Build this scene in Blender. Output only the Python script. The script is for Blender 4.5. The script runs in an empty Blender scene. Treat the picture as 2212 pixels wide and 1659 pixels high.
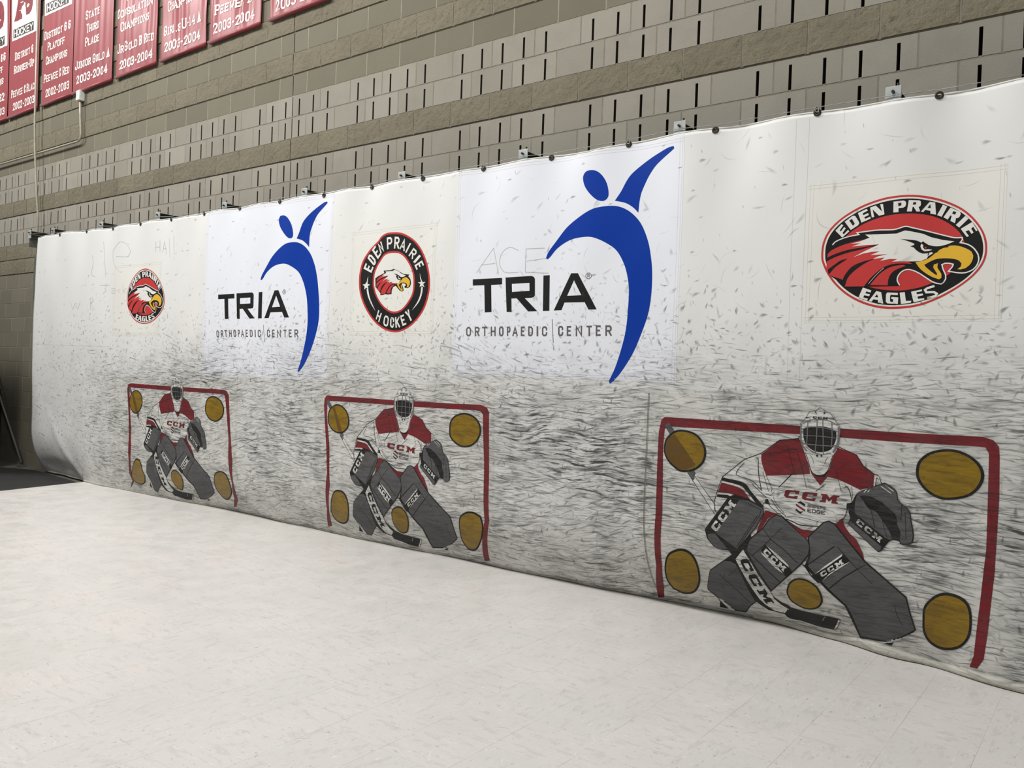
import bpy, math, random
from mathutils import Matrix, Vector
from mathutils.geometry import delaunay_2d_cdt
random.seed(7)
S = bpy.context.scene
COL = S.collection

# ------------------------------------------------------------------ camera
FOC, YAW, PIT, ROL = 1777.7, -0.646068, -0.010158, 0.034629
CAM = (6.5005, -4.9856, 1.4331)
cy, sy, cp, sp = math.cos(YAW), math.sin(YAW), math.cos(PIT), math.sin(PIT)
fwd = Vector((sy*cp, cy*cp, sp)); rgt = Vector((cy, -sy, 0)); upv = rgt.cross(fwd)
r2 = rgt*math.cos(ROL) + upv*math.sin(ROL); u2 = -rgt*math.sin(ROL) + upv*math.cos(ROL)
cd = bpy.data.cameras.new('camera'); cam = bpy.data.objects.new('camera', cd); COL.objects.link(cam)
cam.matrix_world = Matrix(((r2.x, u2.x, -fwd.x, CAM[0]), (r2.y, u2.y, -fwd.y, CAM[1]), (r2.z, u2.z, -fwd.z, CAM[2]), (0, 0, 0, 1)))
cd.sensor_fit = 'HORIZONTAL'; cd.sensor_width = 36.0; cd.lens = FOC/2212*36.0
cd.clip_start = 0.05; cd.clip_end = 100
S.camera = cam

# ------------------------------------------------------------------ light
S.view_settings.view_transform = 'Standard'; S.view_settings.look = 'None'
S.view_settings.gamma = 1.0; S.view_settings.exposure = -0.09
try: S.view_settings.use_curve_mapping = False
except Exception: pass
W = bpy.data.worlds.new('hall_air'); S.world = W; W.use_nodes = True
bg = W.node_tree.nodes['Background']; bg.inputs[0].default_value = (0.97, 0.985, 1.0, 1); bg.inputs[1].default_value = 0.25
def lamp(name, loc, target, size, sizey, power, col=(1.0, 0.99, 0.975)):
    l = bpy.data.lights.new(name, 'AREA'); l.shape = 'RECTANGLE'; l.size = size; l.size_y = sizey; l.energy = power; l.color = col
    o = bpy.data.objects.new(name, l); COL.objects.link(o); o.location = loc
    d = Vector(target) - Vector(loc); o.rotation_euler = d.to_track_quat('-Z', 'Y').to_euler()
    return o
lamp('ceiling_lamp', (-7.5, -4.2, 8.6), (-3.0, 0, 2.2), 1.6, 0.9, 480)
lamp('ceiling_lamp', (-1.5, -5.0, 8.6), (0.0, -0.5, 1.5), 1.6, 0.9, 420)
lamp('ceiling_lamp', (4.0, -5.6, 8.6), (4.0, -1.0, 1.2), 1.6, 0.9, 330)

# ------------------------------------------------------------------ helpers
def put(o, parent=None):
    COL.objects.link(o)
    if parent is not None: o.parent = parent
    return o
def tag(o, label=None, cat=None, group=None, kind=None):
    if label: o['label'] = label
    if cat: o['category'] = cat
    if group: o['group'] = group
    if kind: o['kind'] = kind
    return o
def empty(name, loc=(0, 0, 0)):
    o = bpy.data.objects.new(name, None); o.empty_display_size = 0.1; o.location = loc
    return put(o)
class MB:
    def __init__(s): s.v = []; s.f = []; s.m = []; s.t = []
    def quad(s, a, b, c, d, m=0, t=0.5):
        n = len(s.v); s.v += [a, b, c, d]; s.f.append((n, n+1, n+2, n+3)); s.m.append(m); s.t.append(t)
    def box(s, a, b, m=0, t=0.5):
        x0, y0, z0 = a; x1, y1, z1 = b; n = len(s.v)
        s.v += [(x0,y0,z0),(x1,y0,z0),(x1,y1,z0),(x0,y1,z0),(x0,y0,z1),(x1,y0,z1),(x1,y1,z1),(x0,y1,z1)]
        for q in ((0,3,2,1),(4,5,6,7),(0,1,5,4),(1,2,6,5),(2,3,7,6),(3,0,4,7)):
            s.f.append(tuple(n+i for i in q)); s.m.append(m); s.t.append(t)
    def tube(s, pts, r, seg=10, m=0, cap=True):
        P = [Vector(p) for p in pts]; rings = []
        prev = None
        for i, p in enumerate(P):
            if i == 0: d = P[1]-P[0]
            elif i == len(P)-1: d = P[-1]-P[-2]
            else: d = (P[i+1]-P[i]).normalized() + (P[i]-P[i-1]).normalized()
            d.normalize()
            a = prev if prev is not None else (Vector((0, 0, 1)) if abs(d.z) < .9 else Vector((1, 0, 0)))
            a = (a - d*a.dot(d)).normalized(); prev = a; b = d.cross(a)
            rr = r[i] if isinstance(r, (list, tuple)) else r
            rings.append([p + (a*math.cos(2*math.pi*k/seg) + b*math.sin(2*math.pi*k/seg))*rr for k in range(seg)])
        n = len(s.v)
        for R in rings: s.v += [tuple(q) for q in R]
        for i in range(len(P)-1):
            for k in range(seg):
                k2 = (k+1) % seg
                s.f.append((n+i*seg+k, n+i*seg+k2, n+(i+1)*seg+k2, n+(i+1)*seg+k)); s.m.append(m); s.t.append(.5)
        if cap:
            s.f.append(tuple(n+k for k in reversed(range(seg)))); s.m.append(m); s.t.append(.5)
            s.f.append(tuple(n+(len(P)-1)*seg+k for k in range(seg))); s.m.append(m); s.t.append(.5)
    def build(s, name, mats, parent=None, smooth=False, bevel=0):
        me = bpy.data.meshes.new(name); me.from_pydata([tuple(q) for q in s.v], [], s.f)
        if not isinstance(mats, (list, tuple)): mats = [mats]
        for m in mats: me.materials.append(m)
        me.polygons.foreach_set('material_index', s.m)
        if smooth: me.polygons.foreach_set('use_smooth', [True]*len(s.f))
        a = me.attributes.new('tone', 'FLOAT', 'FACE'); a.data.foreach_set('value', s.t)
        me.update()
        o = bpy.data.objects.new(name, me)
        if bevel:
            b = o.modifiers.new('b', 'BEVEL'); b.width = bevel; b.segments = 2; b.limit_method = 'ANGLE'
        return put(o, parent)

# ------------------------------------------------------------------ materials
class N:
    """tiny node graph writer"""
    def __init__(s, tree): s.t = tree; s.k = tree.nodes; s.l = tree.links
    def node(s, kind, **kw):
        n = s.k.new(kind)
        for a, b in kw.items(): setattr(n, a, b)
        return n
    def put(s, sock, v):
        if hasattr(v, 'is_output') or hasattr(v, 'links'): s.l.new(v, sock)
        else: sock.default_value = v
    def m(s, op, a, b=None, c=None, clamp=False):
        n = s.node('ShaderNodeMath', operation=op); n.use_clamp = clamp
        s.put(n.inputs[0], a)
        if b is not None: s.put(n.inputs[1], b)
        if c is not None: s.put(n.inputs[2], c)
        return n.outputs[0]
    def ramp(s, x, a, b, lo=0.0, hi=1.0, smooth=True):
        n = s.node('ShaderNodeMapRange'); n.interpolation_type = 'SMOOTHSTEP' if smooth else 'LINEAR'
        s.put(n.inputs[0], x); n.inputs[1].default_value = a; n.inputs[2].default_value = b
        n.inputs[3].default_value = lo; n.inputs[4].default_value = hi
        return n.outputs[0]
    def xyz(s, x=0.0, y=0.0, z=0.0):
        n = s.node('ShaderNodeCombineXYZ'); s.put(n.inputs[0], x); s.put(n.inputs[1], y); s.put(n.inputs[2], z); return n.outputs[0]
    def sep(s, v):
        n = s.node('ShaderNodeSeparateXYZ'); s.put(n.inputs[0], v); return n.outputs
    def noise(s, v, scale, detail=2.0, rough=0.5, dist=0.0):
        n = s.node('ShaderNodeTexNoise'); s.put(n.inputs['Vector'], v)
        n.inputs['Scale'].default_value = scale; n.inputs['Detail'].default_value = detail
        n.inputs['Roughness'].default_value = rough; n.inputs['Distortion'].default_value = dist
        return n.outputs[0]
    def mix(s, f, a, b):
        n = s.node('ShaderNodeMix', data_type='RGBA'); s.put(n.inputs[0], f)
        for i, v in ((6, a), (7, b)):
            if isinstance(v, tuple): v = tuple(v) + ((1.0,) if len(v) == 3 else ())
            s.put(n.inputs[i], v)
        return n.outputs[2]
def srgb(r, g, b):
    f = lambda c: (c/255/12.92) if c/255 <= .04045 else ((c/255+.055)/1.055)**2.4
    return (f(r), f(g), f(b))

def new_mat(name, rough=0.6, metal=0.0, spec=0.5):
    M = bpy.data.materials.new(name); M.use_nodes = True
    b = M.node_tree.nodes['Principled BSDF']
    b.inputs['Roughness'].default_value = rough; b.inputs['Metallic'].default_value = metal
    b.inputs['Specular IOR Level'].default_value = spec
    return M, N(M.node_tree), b

# puck and stick marks on the vinyl: each mark has a shape of its own and stays with the cloth
def scuff_group():
    T = bpy.data.node_groups.new('scuff_marks', 'ShaderNodeTree')
    T.interface.new_socket('Marks', in_out='OUTPUT', socket_type='NodeSocketFloat')
    T.interface.new_socket('Film', in_out='OUTPUT', socket_type='NodeSocketFloat')
    n = N(T); out = n.node('NodeGroupOutput')
    geo = n.node('ShaderNodeNewGeometry'); x, _, z = n.sep(geo.outputs['Position'])
    big = n.noise(n.xyz(x, z), 1.1, 3.0, 0.55)
    bigv = n.ramp(big, 0.3, 0.7, -0.5, 0.5, False)
    zj = n.m('ADD', z, n.m('MULTIPLY', bigv, 0.35))
    xl = n.ramp(x, -4.6, -2.2, 0.25, 1.0)
    def marks(cell, la, wb, seed, prob, amax, strength, curve, fuzz=0.35, aspect=1.0, lean=None):
        v = n.node('ShaderNodeTexVoronoi'); v.voronoi_dimensions = '2D'; v.feature = 'F1'
        v.inputs['Scale'].default_value = 1.0; v.inputs['Randomness'].default_value = 1.0
        cx = n.m('ADD', n.m('MULTIPLY', x, 1/(cell*aspect)), seed*3.17); cz = n.m('ADD', n.m('MULTIPLY', z, 1/cell), seed*7.31)
        co = n.xyz(cx, cz); n.l.new(co, v.inputs['Vector'])
        px, pz, _ = n.sep(v.outputs['Position'])
        dx = n.m('MULTIPLY', n.m('SUBTRACT', cx, px), cell*aspect); dz = n.m('MULTIPLY', n.m('SUBTRACT', cz, pz), cell)
        w = n.node('ShaderNodeTexWhiteNoise'); w.noise_dimensions = '2D'; n.l.new(v.outputs['Position'], w.inputs['Vector'])
        cr, cg, cb = n.sep(w.outputs['Color'])
        ang = n.m('MULTIPLY', n.m('SUBTRACT', cr, 0.5), 2*amax)
        if lean is not None: ang = n.m('ADD', ang, lean)
        c_, s_ = n.m('COSINE', ang), n.m('SINE', ang)
        u = n.m('ADD', n.m('MULTIPLY', dx, c_), n.m('MULTIPLY', dz, s_))
        t = n.m('SUBTRACT', n.m('MULTIPLY', dz, c_), n.m('MULTIPLY', dx, s_))
        t = n.m('SUBTRACT', t, n.m('MULTIPLY', n.m('MULTIPLY', u, u), n.m('MULTIPLY', n.m('SUBTRACT', cb, 0.5), curve/la)))
        size = n.ramp(cg, 0, 1, 0.6, 1.12, False)
        du = n.m('DIVIDE', u, n.m('MULTIPLY', size, la)); 
        taper = n.m('ADD', 1.0, n.m('MULTIPLY', du, 0.75))
        dt = n.m('DIVIDE', t, n.m('MULTIPLY', n.m('MULTIPLY', taper, wb), n.m('ADD', n.m('MULTIPLY', cb, .8), 0.5)))
        d = n.m('SQRT', n.m('ADD', n.m('MULTIPLY', du, du), n.m('MULTIPLY', dt, dt)))
        mk = n.ramp(d, 1.0, 1.0-fuzz-0.35, 0, 1)
        keep = n.m('LESS_THAN', w.outputs['Value'], prob)
        return n.m('MULTIPLY', n.m('MULTIPLY', mk, keep), n.m('MULTIPLY', strength, n.ramp(cg, 0, 1, 0.35, 1.0, False)))
    # how many marks: few at the top, many in the middle, all over near the ice line
    p_top = n.m('MULTIPLY', n.ramp(zj, 2.9, 1.55, 0.10, 0.95), xl)
    p_mid = n.m('MULTIPLY', n.ramp(zj, 2.25, 1.45, 0.03, 0.95), xl)
    p_low = n.m('MULTIPLY', n.ramp(zj, 1.75, 1.2, 0.0, 1.0), n.ramp(x, -3.5, -2.3, 0.10, 1.0))
    p_mid = n.m('MULTIPLY', p_mid, n.m('SUBTRACT', 1.0, n.m('MULTIPLY', p_low, .65)))
    p_big = n.m('MULTIPLY', n.ramp(x, 1.5, 4.8, 0.22, 0.75), n.ramp(zj, 3.0, 2.4, .6, 1.0))
    lean = n.m('MULTIPLY', n.m('SUBTRACT', n.noise(n.xyz(n.m('ADD', x, 7.3), z), 0.75, 1.0), 0.46), 1.5)
    L = [marks(0.17, 0.036, 0.0120, 1, p_top, 3.14, 0.50, .5, 0.55),
         marks(0.10, 0.032, 0.0115, 2, p_mid, 3.14, 0.68, .6, .5),
         marks(0.066, 0.024, 0.0078, 3, p_mid, 3.14, 0.66, .5, .45),
         marks(0.13, 0.060, 0.0022, 4, n.m('MULTIPLY', p_top, .6), 3.14, 0.45, 1.3),
         marks(0.050, 0.020, 0.0046, 5, p_mid, 1.4, 0.50, .4, .5),
         marks(0.21, 0.055, 0.0120, 10, p_big, 3.14, 0.34, .6, .6),
         marks(0.25, 0.100, 0.0034, 11, p_big, 3.14, 0.36, 1.6, .5),
         marks(0.042, 0.085, 0.0048, 6, p_low, 0.22, 0.78, .10, aspect=4.0, lean=lean),
         marks(0.030, 0.060, 0.0034, 7, p_low, 0.34, 0.62, .12, aspect=3.6, lean=lean),
         marks(0.080, 0.17, 0.0075, 8, n.m('MULTIPLY', p_low, .8), 0.16, 0.70, .10, .5, aspect=4.2, lean=lean),
         marks(0.060, 0.12, 0.0050, 12, n.m('MULTIPLY', p_low, .8), 0.20, 0.66, .10, .4, aspect=4.0, lean=lean),
         marks(0.026, 0.040, 0.0030, 9, n.m('MULTIPLY', p_low, .6), 0.60, 0.45, .15, aspect=3.0)]
    keep = 1.0
    for a in L: keep = n.m('MULTIPLY', keep, n.m('SUBTRACT', 1.0, a))
    # rubbed streaks low down, worst beside the nets where most pucks hit
    worn = n.ramp(n.noise(n.xyz(x, z), 2.2, 2.0), 0.38, 0.64, 0.2, 1.0)
    for hx, hz, rx, rz, st in ((3.75, .98, .75, .42, 1.0), (3.2, .8, .7, .5, .5), (6.35, .85, .5, .5, .8), (6.3, .25, .35, .25, .9), (.45, .75, .6, .5, .6), (4.9, 1.2, .6, .25, .5), (5.5, .75, .35, .4, .6), (-1.1, 1.25, 1.2, .3, .4)):
        ux = n.m('DIVIDE', n.m('SUBTRACT', x, hx), rx); uz = n.m('DIVIDE', n.m('SUBTRACT', z, hz), rz)
        worn = n.m('ADD', worn, n.ramp(n.m('SQRT', n.m('ADD', n.m('MULTIPLY', ux, ux), n.m('MULTIPLY', uz, uz))), 1.0, 0.1, 0, st))
    def streak(sx, sz, tilt, lo, hi, st):
        zz = n.m('ADD', z, n.m('MULTIPLY', x, tilt)); zz = n.m('ADD', zz, n.m('MULTIPLY', n.noise(n.xyz(x, z), 2.3, 1.0), 0.12))
        q = n.noise(n.xyz(n.m('MULTIPLY', x, sx), n.m('MULTIPLY', zz, sz)), 1.0, 3.0, 0.55)
        return n.m('MULTIPLY', n.ramp(q, lo, hi, 0, st), p_low)
    for a in (streak(6, 60, 0.05, 0.50, 0.68, 0.85), streak(9, 95, -0.08, 0.50, 0.70, 0.75), streak(2.5, 26, -0.03, 0.46, 0.72, 0.5)):
        keep = n.m('MULTIPLY', keep, n.m('SUBTRACT', 1.0, n.m('MULTIPLY', a, worn, clamp=True)))
    n.l.new(n.m('SUBTRACT', 1.0, keep), out.inputs[0])
    cloud = n.noise(n.xyz(x, z), 5.0, 5.0, 0.65)
    film = n.m('MULTIPLY', n.ramp(zj, 2.0, 1.1, 0.02, 0.38), n.ramp(cloud, 0.3, 0.75, 0.45, 1.25))
    film = n.m('MULTIPLY', film, n.ramp(x, -3.9, -2.0, 0.3, 1.0))
    n.l.new(film, out.inputs[1])
    return T
SCUFF = scuff_group()
def vinyl(name, col, marks=1.0, film=1.0, rough=0.42, mottled=0.0, grime=srgb(66, 66, 64)):
    M, n, b = new_mat(name, rough, 0, .5 if max(col) > .5 else .25)
    g = n.node('ShaderNodeGroup'); g.node_tree = SCUFF
    c = tuple(col)
    if mottled:
        tc = n.node('ShaderNodeNewGeometry')
        px_, _, pz_ = n.sep(tc.outputs['Position']); q = n.noise(n.xyz(n.m('MULTIPLY', px_, 5.0), n.m('ADD', n.m('MULTIPLY', pz_, 17.0), px_)), 1.0, 6.0, 0.75)
        c = n.mix(n.ramp(q, 0.40, 0.68, 0, mottled), tuple(col)+(1,), tuple(v*0.35+0.01 for v in col)+(1,))
    c = n.mix(n.m('MULTIPLY', g.outputs['Film'], film, clamp=True), c, srgb(126, 125, 120)+(1,))
    c = n.mix(n.m('MULTIPLY', g.outputs['Marks'], marks, clamp=True), c, grime+(1,))
    n.l.new(c, b.inputs['Base Color'])
    return M
MAT = {
 'w': vinyl('printed_white', srgb(232, 231, 225), .95, .9),
 'n': vinyl('bright_white_vinyl', srgb(234, 236, 242), 1.0, .7),
 'c': vinyl('cream_vinyl', srgb(232, 231, 223), .9, .85),
 'e': vinyl('tarp_vinyl', srgb(231, 230, 226)),
 'p': vinyl('target_panel_vinyl', srgb(228, 227, 221), 1.0, 1.1),
 'k': vinyl('black_print', srgb(17, 16, 16), .2, .06, .6, 0, srgb(96, 94, 88)),
 'r': vinyl('goal_red_print', srgb(122, 8, 24), .8, .25, .5, .75, srgb(58, 32, 34)),
 'R': vinyl('emblem_red_print', srgb(196, 52, 50), .35, .2, .42),
 'y': vinyl('beak_yellow_print', srgb(228, 180, 46), .35, .2, .42),
 'b': vinyl('blue_print', srgb(0, 54, 154), .18, .08, .36),
 'g': vinyl('pad_grey_print', srgb(88, 88, 89), .6, .12, .6, .4, srgb(46, 46, 46)),
 'G': vinyl('cage_grey_print', srgb(112, 112, 112), .35, .1, .45),
 'm': vinyl('subtitle_grey_print', srgb(98, 94, 92), .3, .1, .45),
 'a': vinyl('gold_print', srgb(142, 112, 20), .6, .12, .36, .6, srgb(84, 64, 22)),
 't': vinyl('stitching', srgb(218, 216, 208), .8, .8),
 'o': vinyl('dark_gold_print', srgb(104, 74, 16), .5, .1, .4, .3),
 'q': vinyl('worn_seam_tape', srgb(128, 125, 116), .6, .5),
 's': vinyl('pencil_mark', srgb(192, 191, 189), .3, .3),
 'h': vinyl('hem_vinyl', srgb(205, 202, 190), .7, .8, .5, .35, srgb(95, 92, 84)),
}
def plain(name, col, rough=.5, metal=0.0, var=0.12, scale=14.0, bump=0.0, bscale=60.0):
    M, n, b = new_mat(name, rough, metal)
    g = n.node('ShaderNodeNewGeometry')
    q = n.noise(g.outputs['Position'], scale, 4.0, .6)
    c = n.mix(n.ramp(q, .3, .7), tuple(v*(1-var) for v in col)+(1,), tuple(min(1, v*(1+var)) for v in col)+(1,))
    n.l.new(c, b.inputs['Base Color'])
    if bump:
        bp = n.node('ShaderNodeBump'); bp.inputs['Strength'].default_value = bump; bp.inputs['Distance'].default_value = .01
        n.l.new(n.noise(g.outputs['Position'], bscale, 4.0, .65), bp.inputs['Height']); n.l.new(bp.outputs[0], b.inputs['Normal'])
    return M
def block_mat(name, ca, cb, rough=.9, speck=0.0, bump=.3, bscale=70.0, stain=.15):
    M, n, b = new_mat(name, rough, 0, .2)
    g = n.node('ShaderNodeNewGeometry'); p = g.outputs['Position']
    at = n.node('ShaderNodeAttribute'); at.attribute_name = 'tone'
    c = n.mix(at.outputs['Fac'], tuple(ca)+(1,), tuple(cb)+(1,))
    st = n.ramp(n.noise(p, 2.6, 5.0, .65), .42, .72, 0, stain)
    c = n.mix(st, c, tuple(v*.55 for v in ca)+(1,))
    fine = n.ramp(n.noise(p, 140, 2.0, .6), .35, .65, 0, .16)
    c = n.mix(fine, c, tuple(v*.6 for v in ca)+(1,))
    if speck:
        sp = n.ramp(n.noise(p, 26, 4.0, .75), .56, .68, 0, speck)
        c = n.mix(sp, c, tuple(v*.45 for v in ca)+(1,))
    n.l.new(c, b.inputs['Base Color'])
    bp = n.node('ShaderNodeBump'); bp.inputs['Strength'].default_value = bump; bp.inputs['Distance'].default_value = .012
    n.l.new(n.noise(p, bscale, 5.0, .7), bp.inputs['Height']); n.l.new(bp.outputs[0], b.inputs['Normal'])
    return M

# ------------------------------------------------------------------ the cloth's shape
# depth of the tarp in front of the wall, shared by the bake and the scene
HEMX=[-4.60,-4.3,-3.6,-3.1,-2.0,-0.3,1.1,2.87,3.7,4.8,5.2,5.6,6.15,7.2]
HEMD=[0.15,0.16,0.20,0.24,0.20,0.13,0.16,0.13,0.10,0.06,0.13,0.24,0.34,0.42]
def lerp_tab(X,Y,x):
    if x<=X[0]: return Y[0]
    for i in range(len(X)-1):
        if x<=X[i+1]:
            t=(x-X[i])/(X[i+1]-X[i]); t=t*t*(3-2*t)
            return Y[i]*(1-t)+Y[i+1]*t
    return Y[-1]
TOPX=[-4.482, -3.908, -3.271, -2.678, -2.076, -1.482, -1.232, -0.876, -0.402, -0.293, 0.308, 0.625, 0.902, 1.167, 1.495, 1.766, 2.076, 2.376, 2.679, 2.961, 3.268, 3.574, 3.866, 4.209, 4.459, 4.758, 5.059, 5.381, 5.663, 6.032, 7.3]
TOPZ=[2.9588, 2.968, 2.9487, 2.9372, 2.9387, 2.9372, 2.9172, 2.9361, 2.9323, 2.9307, 2.9358, 2.9445, 2.9435, 2.9425, 2.9396, 2.9397, 2.9425, 2.9359, 2.9406, 2.9436, 2.9469, 2.9318, 2.9506, 2.9544, 2.9534, 2.9459, 2.9486, 2.9424, 2.9429, 2.9506, 2.9506]
def ztop(x): return lerp_lin(TOPX,TOPZ,x)
def lerp_lin(X,Y,x):
    if x<=X[0]: return Y[0]
    for i in range(len(X)-1):
        if x<=X[i+1]:
            t=(x-X[i])/(X[i+1]-X[i]); return Y[i]*(1-t)+Y[i+1]*t
    return Y[-1]
def depth(x,z):
    d=0.352+0.02*math.sin(max(0,min(1,(2.95-z)/2.2))*math.pi*.9)
    hb=lerp_tab(HEMX,HEMD,x); H=0.62
    if z<H:
        k=1-max(z,0)/H
        d-=(0.37-hb)*k**2.4
    zt=2.97; u=zt-z; s=math.sin
    w=0.017*math.exp(-max(u,0)/0.42)*math.cos(2*math.pi*x/0.61)
    w+=0.007*s(2.1*x+0.9*z+0.4)+0.006*s(4.3*x-1.1*z+1.7)*(0.4+0.6*s(1.3*z+x))
    w+=0.0035*s(9.1*x+3.1*z)*s(2.0*x-1.7*z+.6)+0.0022*s(14.7*x-5.3*z+2)*s(3.1*z+1.3*x)
    w+=0.009*math.exp(-max(u,0)/1.3)*s(5.27*x+1.2*s(1.7*x))*s(2.3*x+1.1)
    lo=max(0,1-z/0.9)
    w+=lo*0.010*s(5.7*x+4.0*z)*s(1.9*x+.5)
    if x<-2.6:
        a=min(1,(-2.6-x)/0.8)
        # diagonal crease and a tuck near the free left corner
        w+=a*0.022*math.exp(-((x+3.55+0.9*(z-0.2))/0.09)**2)*lo
        w-=a*0.028*math.exp(-((z-0.13)/0.06)**2)*math.exp(-((x+4.0)/0.35)**2)
    return d+w

def on_tarp(x, z, lift=0.0): return (x, -depth(x, z)-lift, z)

# ------------------------------------------------------------------ lettering
GL = {
'A': ['0,0 .5,1 1,0', '.18,.3 .82,.3'], 'B': ['0,0 0,1 .75,1 1,.85 1,.65 .75,.52 0,.52', '.75,.52 1,.38 1,.15 .75,0 0,0'],
'C': ['1,.7 1,.85 .75,1 .25,1 0,.85 0,.15 .25,0 .75,0 1,.15 1,.3'], 'D': ['0,0 0,1 .65,1 1,.8 1,.2 .65,0 0,0'],
'E': ['1,1 0,1 0,0 1,0', '0,.52 .8,.52'], 'F': ['0,0 0,1 1,1', '0,.5 .8,.5'],
'G': ['1,.72 1,.85 .75,1 .25,1 0,.85 0,.15 .25,0 .75,0 1,.15 1,.45 .55,.45'], 'H': ['0,0 0,1', '1,0 1,1', '0,.5 1,.5'],
'I': ['.5,0 .5,1'], 'J': ['1,1 1,.15 .75,0 .25,0 0,.15 0,.3'], 'K': ['0,0 0,1', '1,1 0,.4', '.3,.58 1,0'], 'L': ['0,1 0,0 1,0'],
'M': ['0,0 0,1 .5,.4 1,1 1,0'], 'N': ['0,0 0,1 1,0 1,1'], 'O': ['.5,1 .25,1 0,.82 0,.18 .25,0 .75,0 1,.18 1,.82 .75,1 .5,1'],
'P': ['0,0 0,1 .75,1 1,.85 1,.6 .75,.45 0,.45'], 'R': ['0,0 0,1 .75,1 1,.85 1,.62 .75,.48 0,.48', '.5,.48 1,0'],
'S': ['1,.78 1,.87 .75,1 .25,1 0,.85 0,.65 .25,.53 .75,.47 1,.35 1,.15 .75,0 .25,0 0,.13 0,.24'], 'T': ['.5,0 .5,1', '0,1 1,1'],
'U': ['0,1 0,.15 .25,0 .75,0 1,.15 1,1'], 'W': ['0,1 .25,0 .5,.7 .75,0 1,1'], 'Y': ['0,1 .5,.48 1,1', '.5,.48 .5,0'],
'0': ['.5,1 .25,1 0,.82 0,.18 .25,0 .75,0 1,.18 1,.82 .75,1 .5,1'], '1': ['.1,.8 .5,1 .5,0'], '2': ['0,.78 .25,1 .75,1 1,.85 1,.65 0,0 1,0'],
'3': ['0,.87 .25,1 .75,1 1,.87 1,.65 .75,.52 .4,.52', '.75,.52 1,.38 1,.13 .75,0 .25,0 0,.13'], '4': ['.75,0 .75,1 0,.3 1,.3'],
'6': ['1,.84 .75,1 .25,1 0,.84 0,.16 .25,0 .75,0 1,.16 1,.4 .75,.55 0,.5'], '-': ['.1,.45 .9,.45'],
'&': ['1,.9 .7,1 .2,1 0,.82 0,.65 .25,.53 .7,.53', '.25,.53 0,.38 0,.16 .25,0 .7,0 1,.14 1,.5'],
}
SER = {'A': '00 10', 'B': '00 01', 'D': '00 01', 'E': '00 01', 'F': '00 01', 'H': '00 01 10 11', 'I': '50 51', 'K': '00 01 10 11', 'L': '00 01',
       'M': '00 01 10 11', 'N': '00 01 11', 'P': '00 01', 'R': '00 01 10', 'T': '50', 'U': '01 11', 'W': '01 11', 'Y': '50 01 11', 'J': '11', '1': '50', '4': '70'}
CC = [(.15,1),(1,1),(1,.62),(.74,.62),(.74,.76),(.36,.76),(.30,.26),(.72,.26),(.74,.36),(.98,.36),(.93,0),(.2,0),(0,.2),(0,.85)]
CM = [(0,0),(0,.2),(.1,.2),(.1,.8),(0,.8),(0,1),(.32,1),(.5,.6),(.68,1),(1,1),(1,.8),(.9,.8),(.9,.2),(1,.2),(1,0),(.66,0),(.66,.5),(.5,.16),(.34,.5),(.34,0)]
def strip(path, w, closed=False):
    """centre line -> list of quads with mitred joints, in 2-D"""
    P = [Vector(p) for p in path]; n = len(P); L = []; R = []
    for i in range(n):
        a = P[i]-P[i-1] if (i > 0 or closed) else P[1]-P[0]
        b = P[(i+1) % n]-P[i] if (i < n-1 or closed) else P[-1]-P[-2]
        if a.length < 1e-9: a = b
        if b.length < 1e-9: b = a
        a = a.normalized(); b = b.normalized(); t = (a+b)
        t = t.normalized() if t.length > 1e-6 else a
        nn = Vector((-t.y, t.x)); k = max(.45, nn.dot(Vector((-a.y, a.x))))
        L.append(P[i]+nn*(w/2/k)); R.append(P[i]-nn*(w/2/k))
    return [(L[i], L[i+1], R[i+1], R[i]) for i in range(n-1)]
def word(txt, bl, br, tl, thick=.2, serif=False, gap=.16, caps=False, adv=None):
    """quads and polygons of a word set in the box bl-br-tl"""
    bl, br, tl = Vector(bl), Vector(br), Vector(tl); X = br-bl; Y = tl-bl
    if txt in ('CCM',):
        out = []; g = .07; wd = (1-2*g)/3.25; x = 0
        for i, G in enumerate((CC, CC, CM)):
            ww = wd*(1.25 if i == 2 else 1)
            out.append(('poly', [bl+X*(x+p[0]*ww)+Y*p[1] for p in G])); x += ww+g
        return out
    wid = {'I': .45, 'M': 1.25, 'W': 1.35, ' ': .55, '-': .6, '1': .7}
    if len(txt) == 1: wid = {}
    tot = sum(wid.get(c, 1) for c in txt) + gap*(len(txt)-1)
    out = []; x = 0; H = Y.length; W_ = X.length/tot; th = min(thick*H, (.34 if len(txt) == 1 else (.27 if serif else .30))*W_) if len(txt) > 1 else min(thick*H, .36*X.length)
    for i, c in enumerate(txt):
        cw = wid.get(c, 1); hh = .8 if (caps and i > 0 and txt[i-1] != ' ' and c.isalpha() and txt[i-1].isalpha()) else 1.0
        if c != ' ':
            o = bl+X*(x/tot); ex = X*(cw/tot); ey = Y*hh
            if txt == 'I': out.append(('poly', [o, o+ex, o+ex+ey, o+ey]))
            else:
                ix = th/2/ex.length; iy = th/2/ey.length
                f = lambda p: o+ex*(ix+p[0]*(1-2*ix))+ey*(iy+p[1]*(1-2*iy))
                for pl in GL[c]:
                    pts = [f(tuple(map(float, q.split(',')))) for q in pl.split()]
                    # run open ends out to the letter edge
                    if len(pts) > 1 and (pts[0]-pts[-1]).length > 1e-6:
                        pts[0] = pts[0]+(pts[0]-pts[1]).normalized()*th/2; pts[-1] = pts[-1]+(pts[-1]-pts[-2]).normalized()*th/2
                    out.append(('strip', strip(pts, th)))
                if serif and c in SER:
                    for k in SER[c].split():
                        sx = int(k[0])/10 if k[0] in '57' else int(k[0]); q = f((sx, int(k[1])))
                        e = ex.normalized()*th*.85
                        out.append(('strip', strip([q-e, q+e], th*.62)))
        x += cw+gap
    return out

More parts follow.
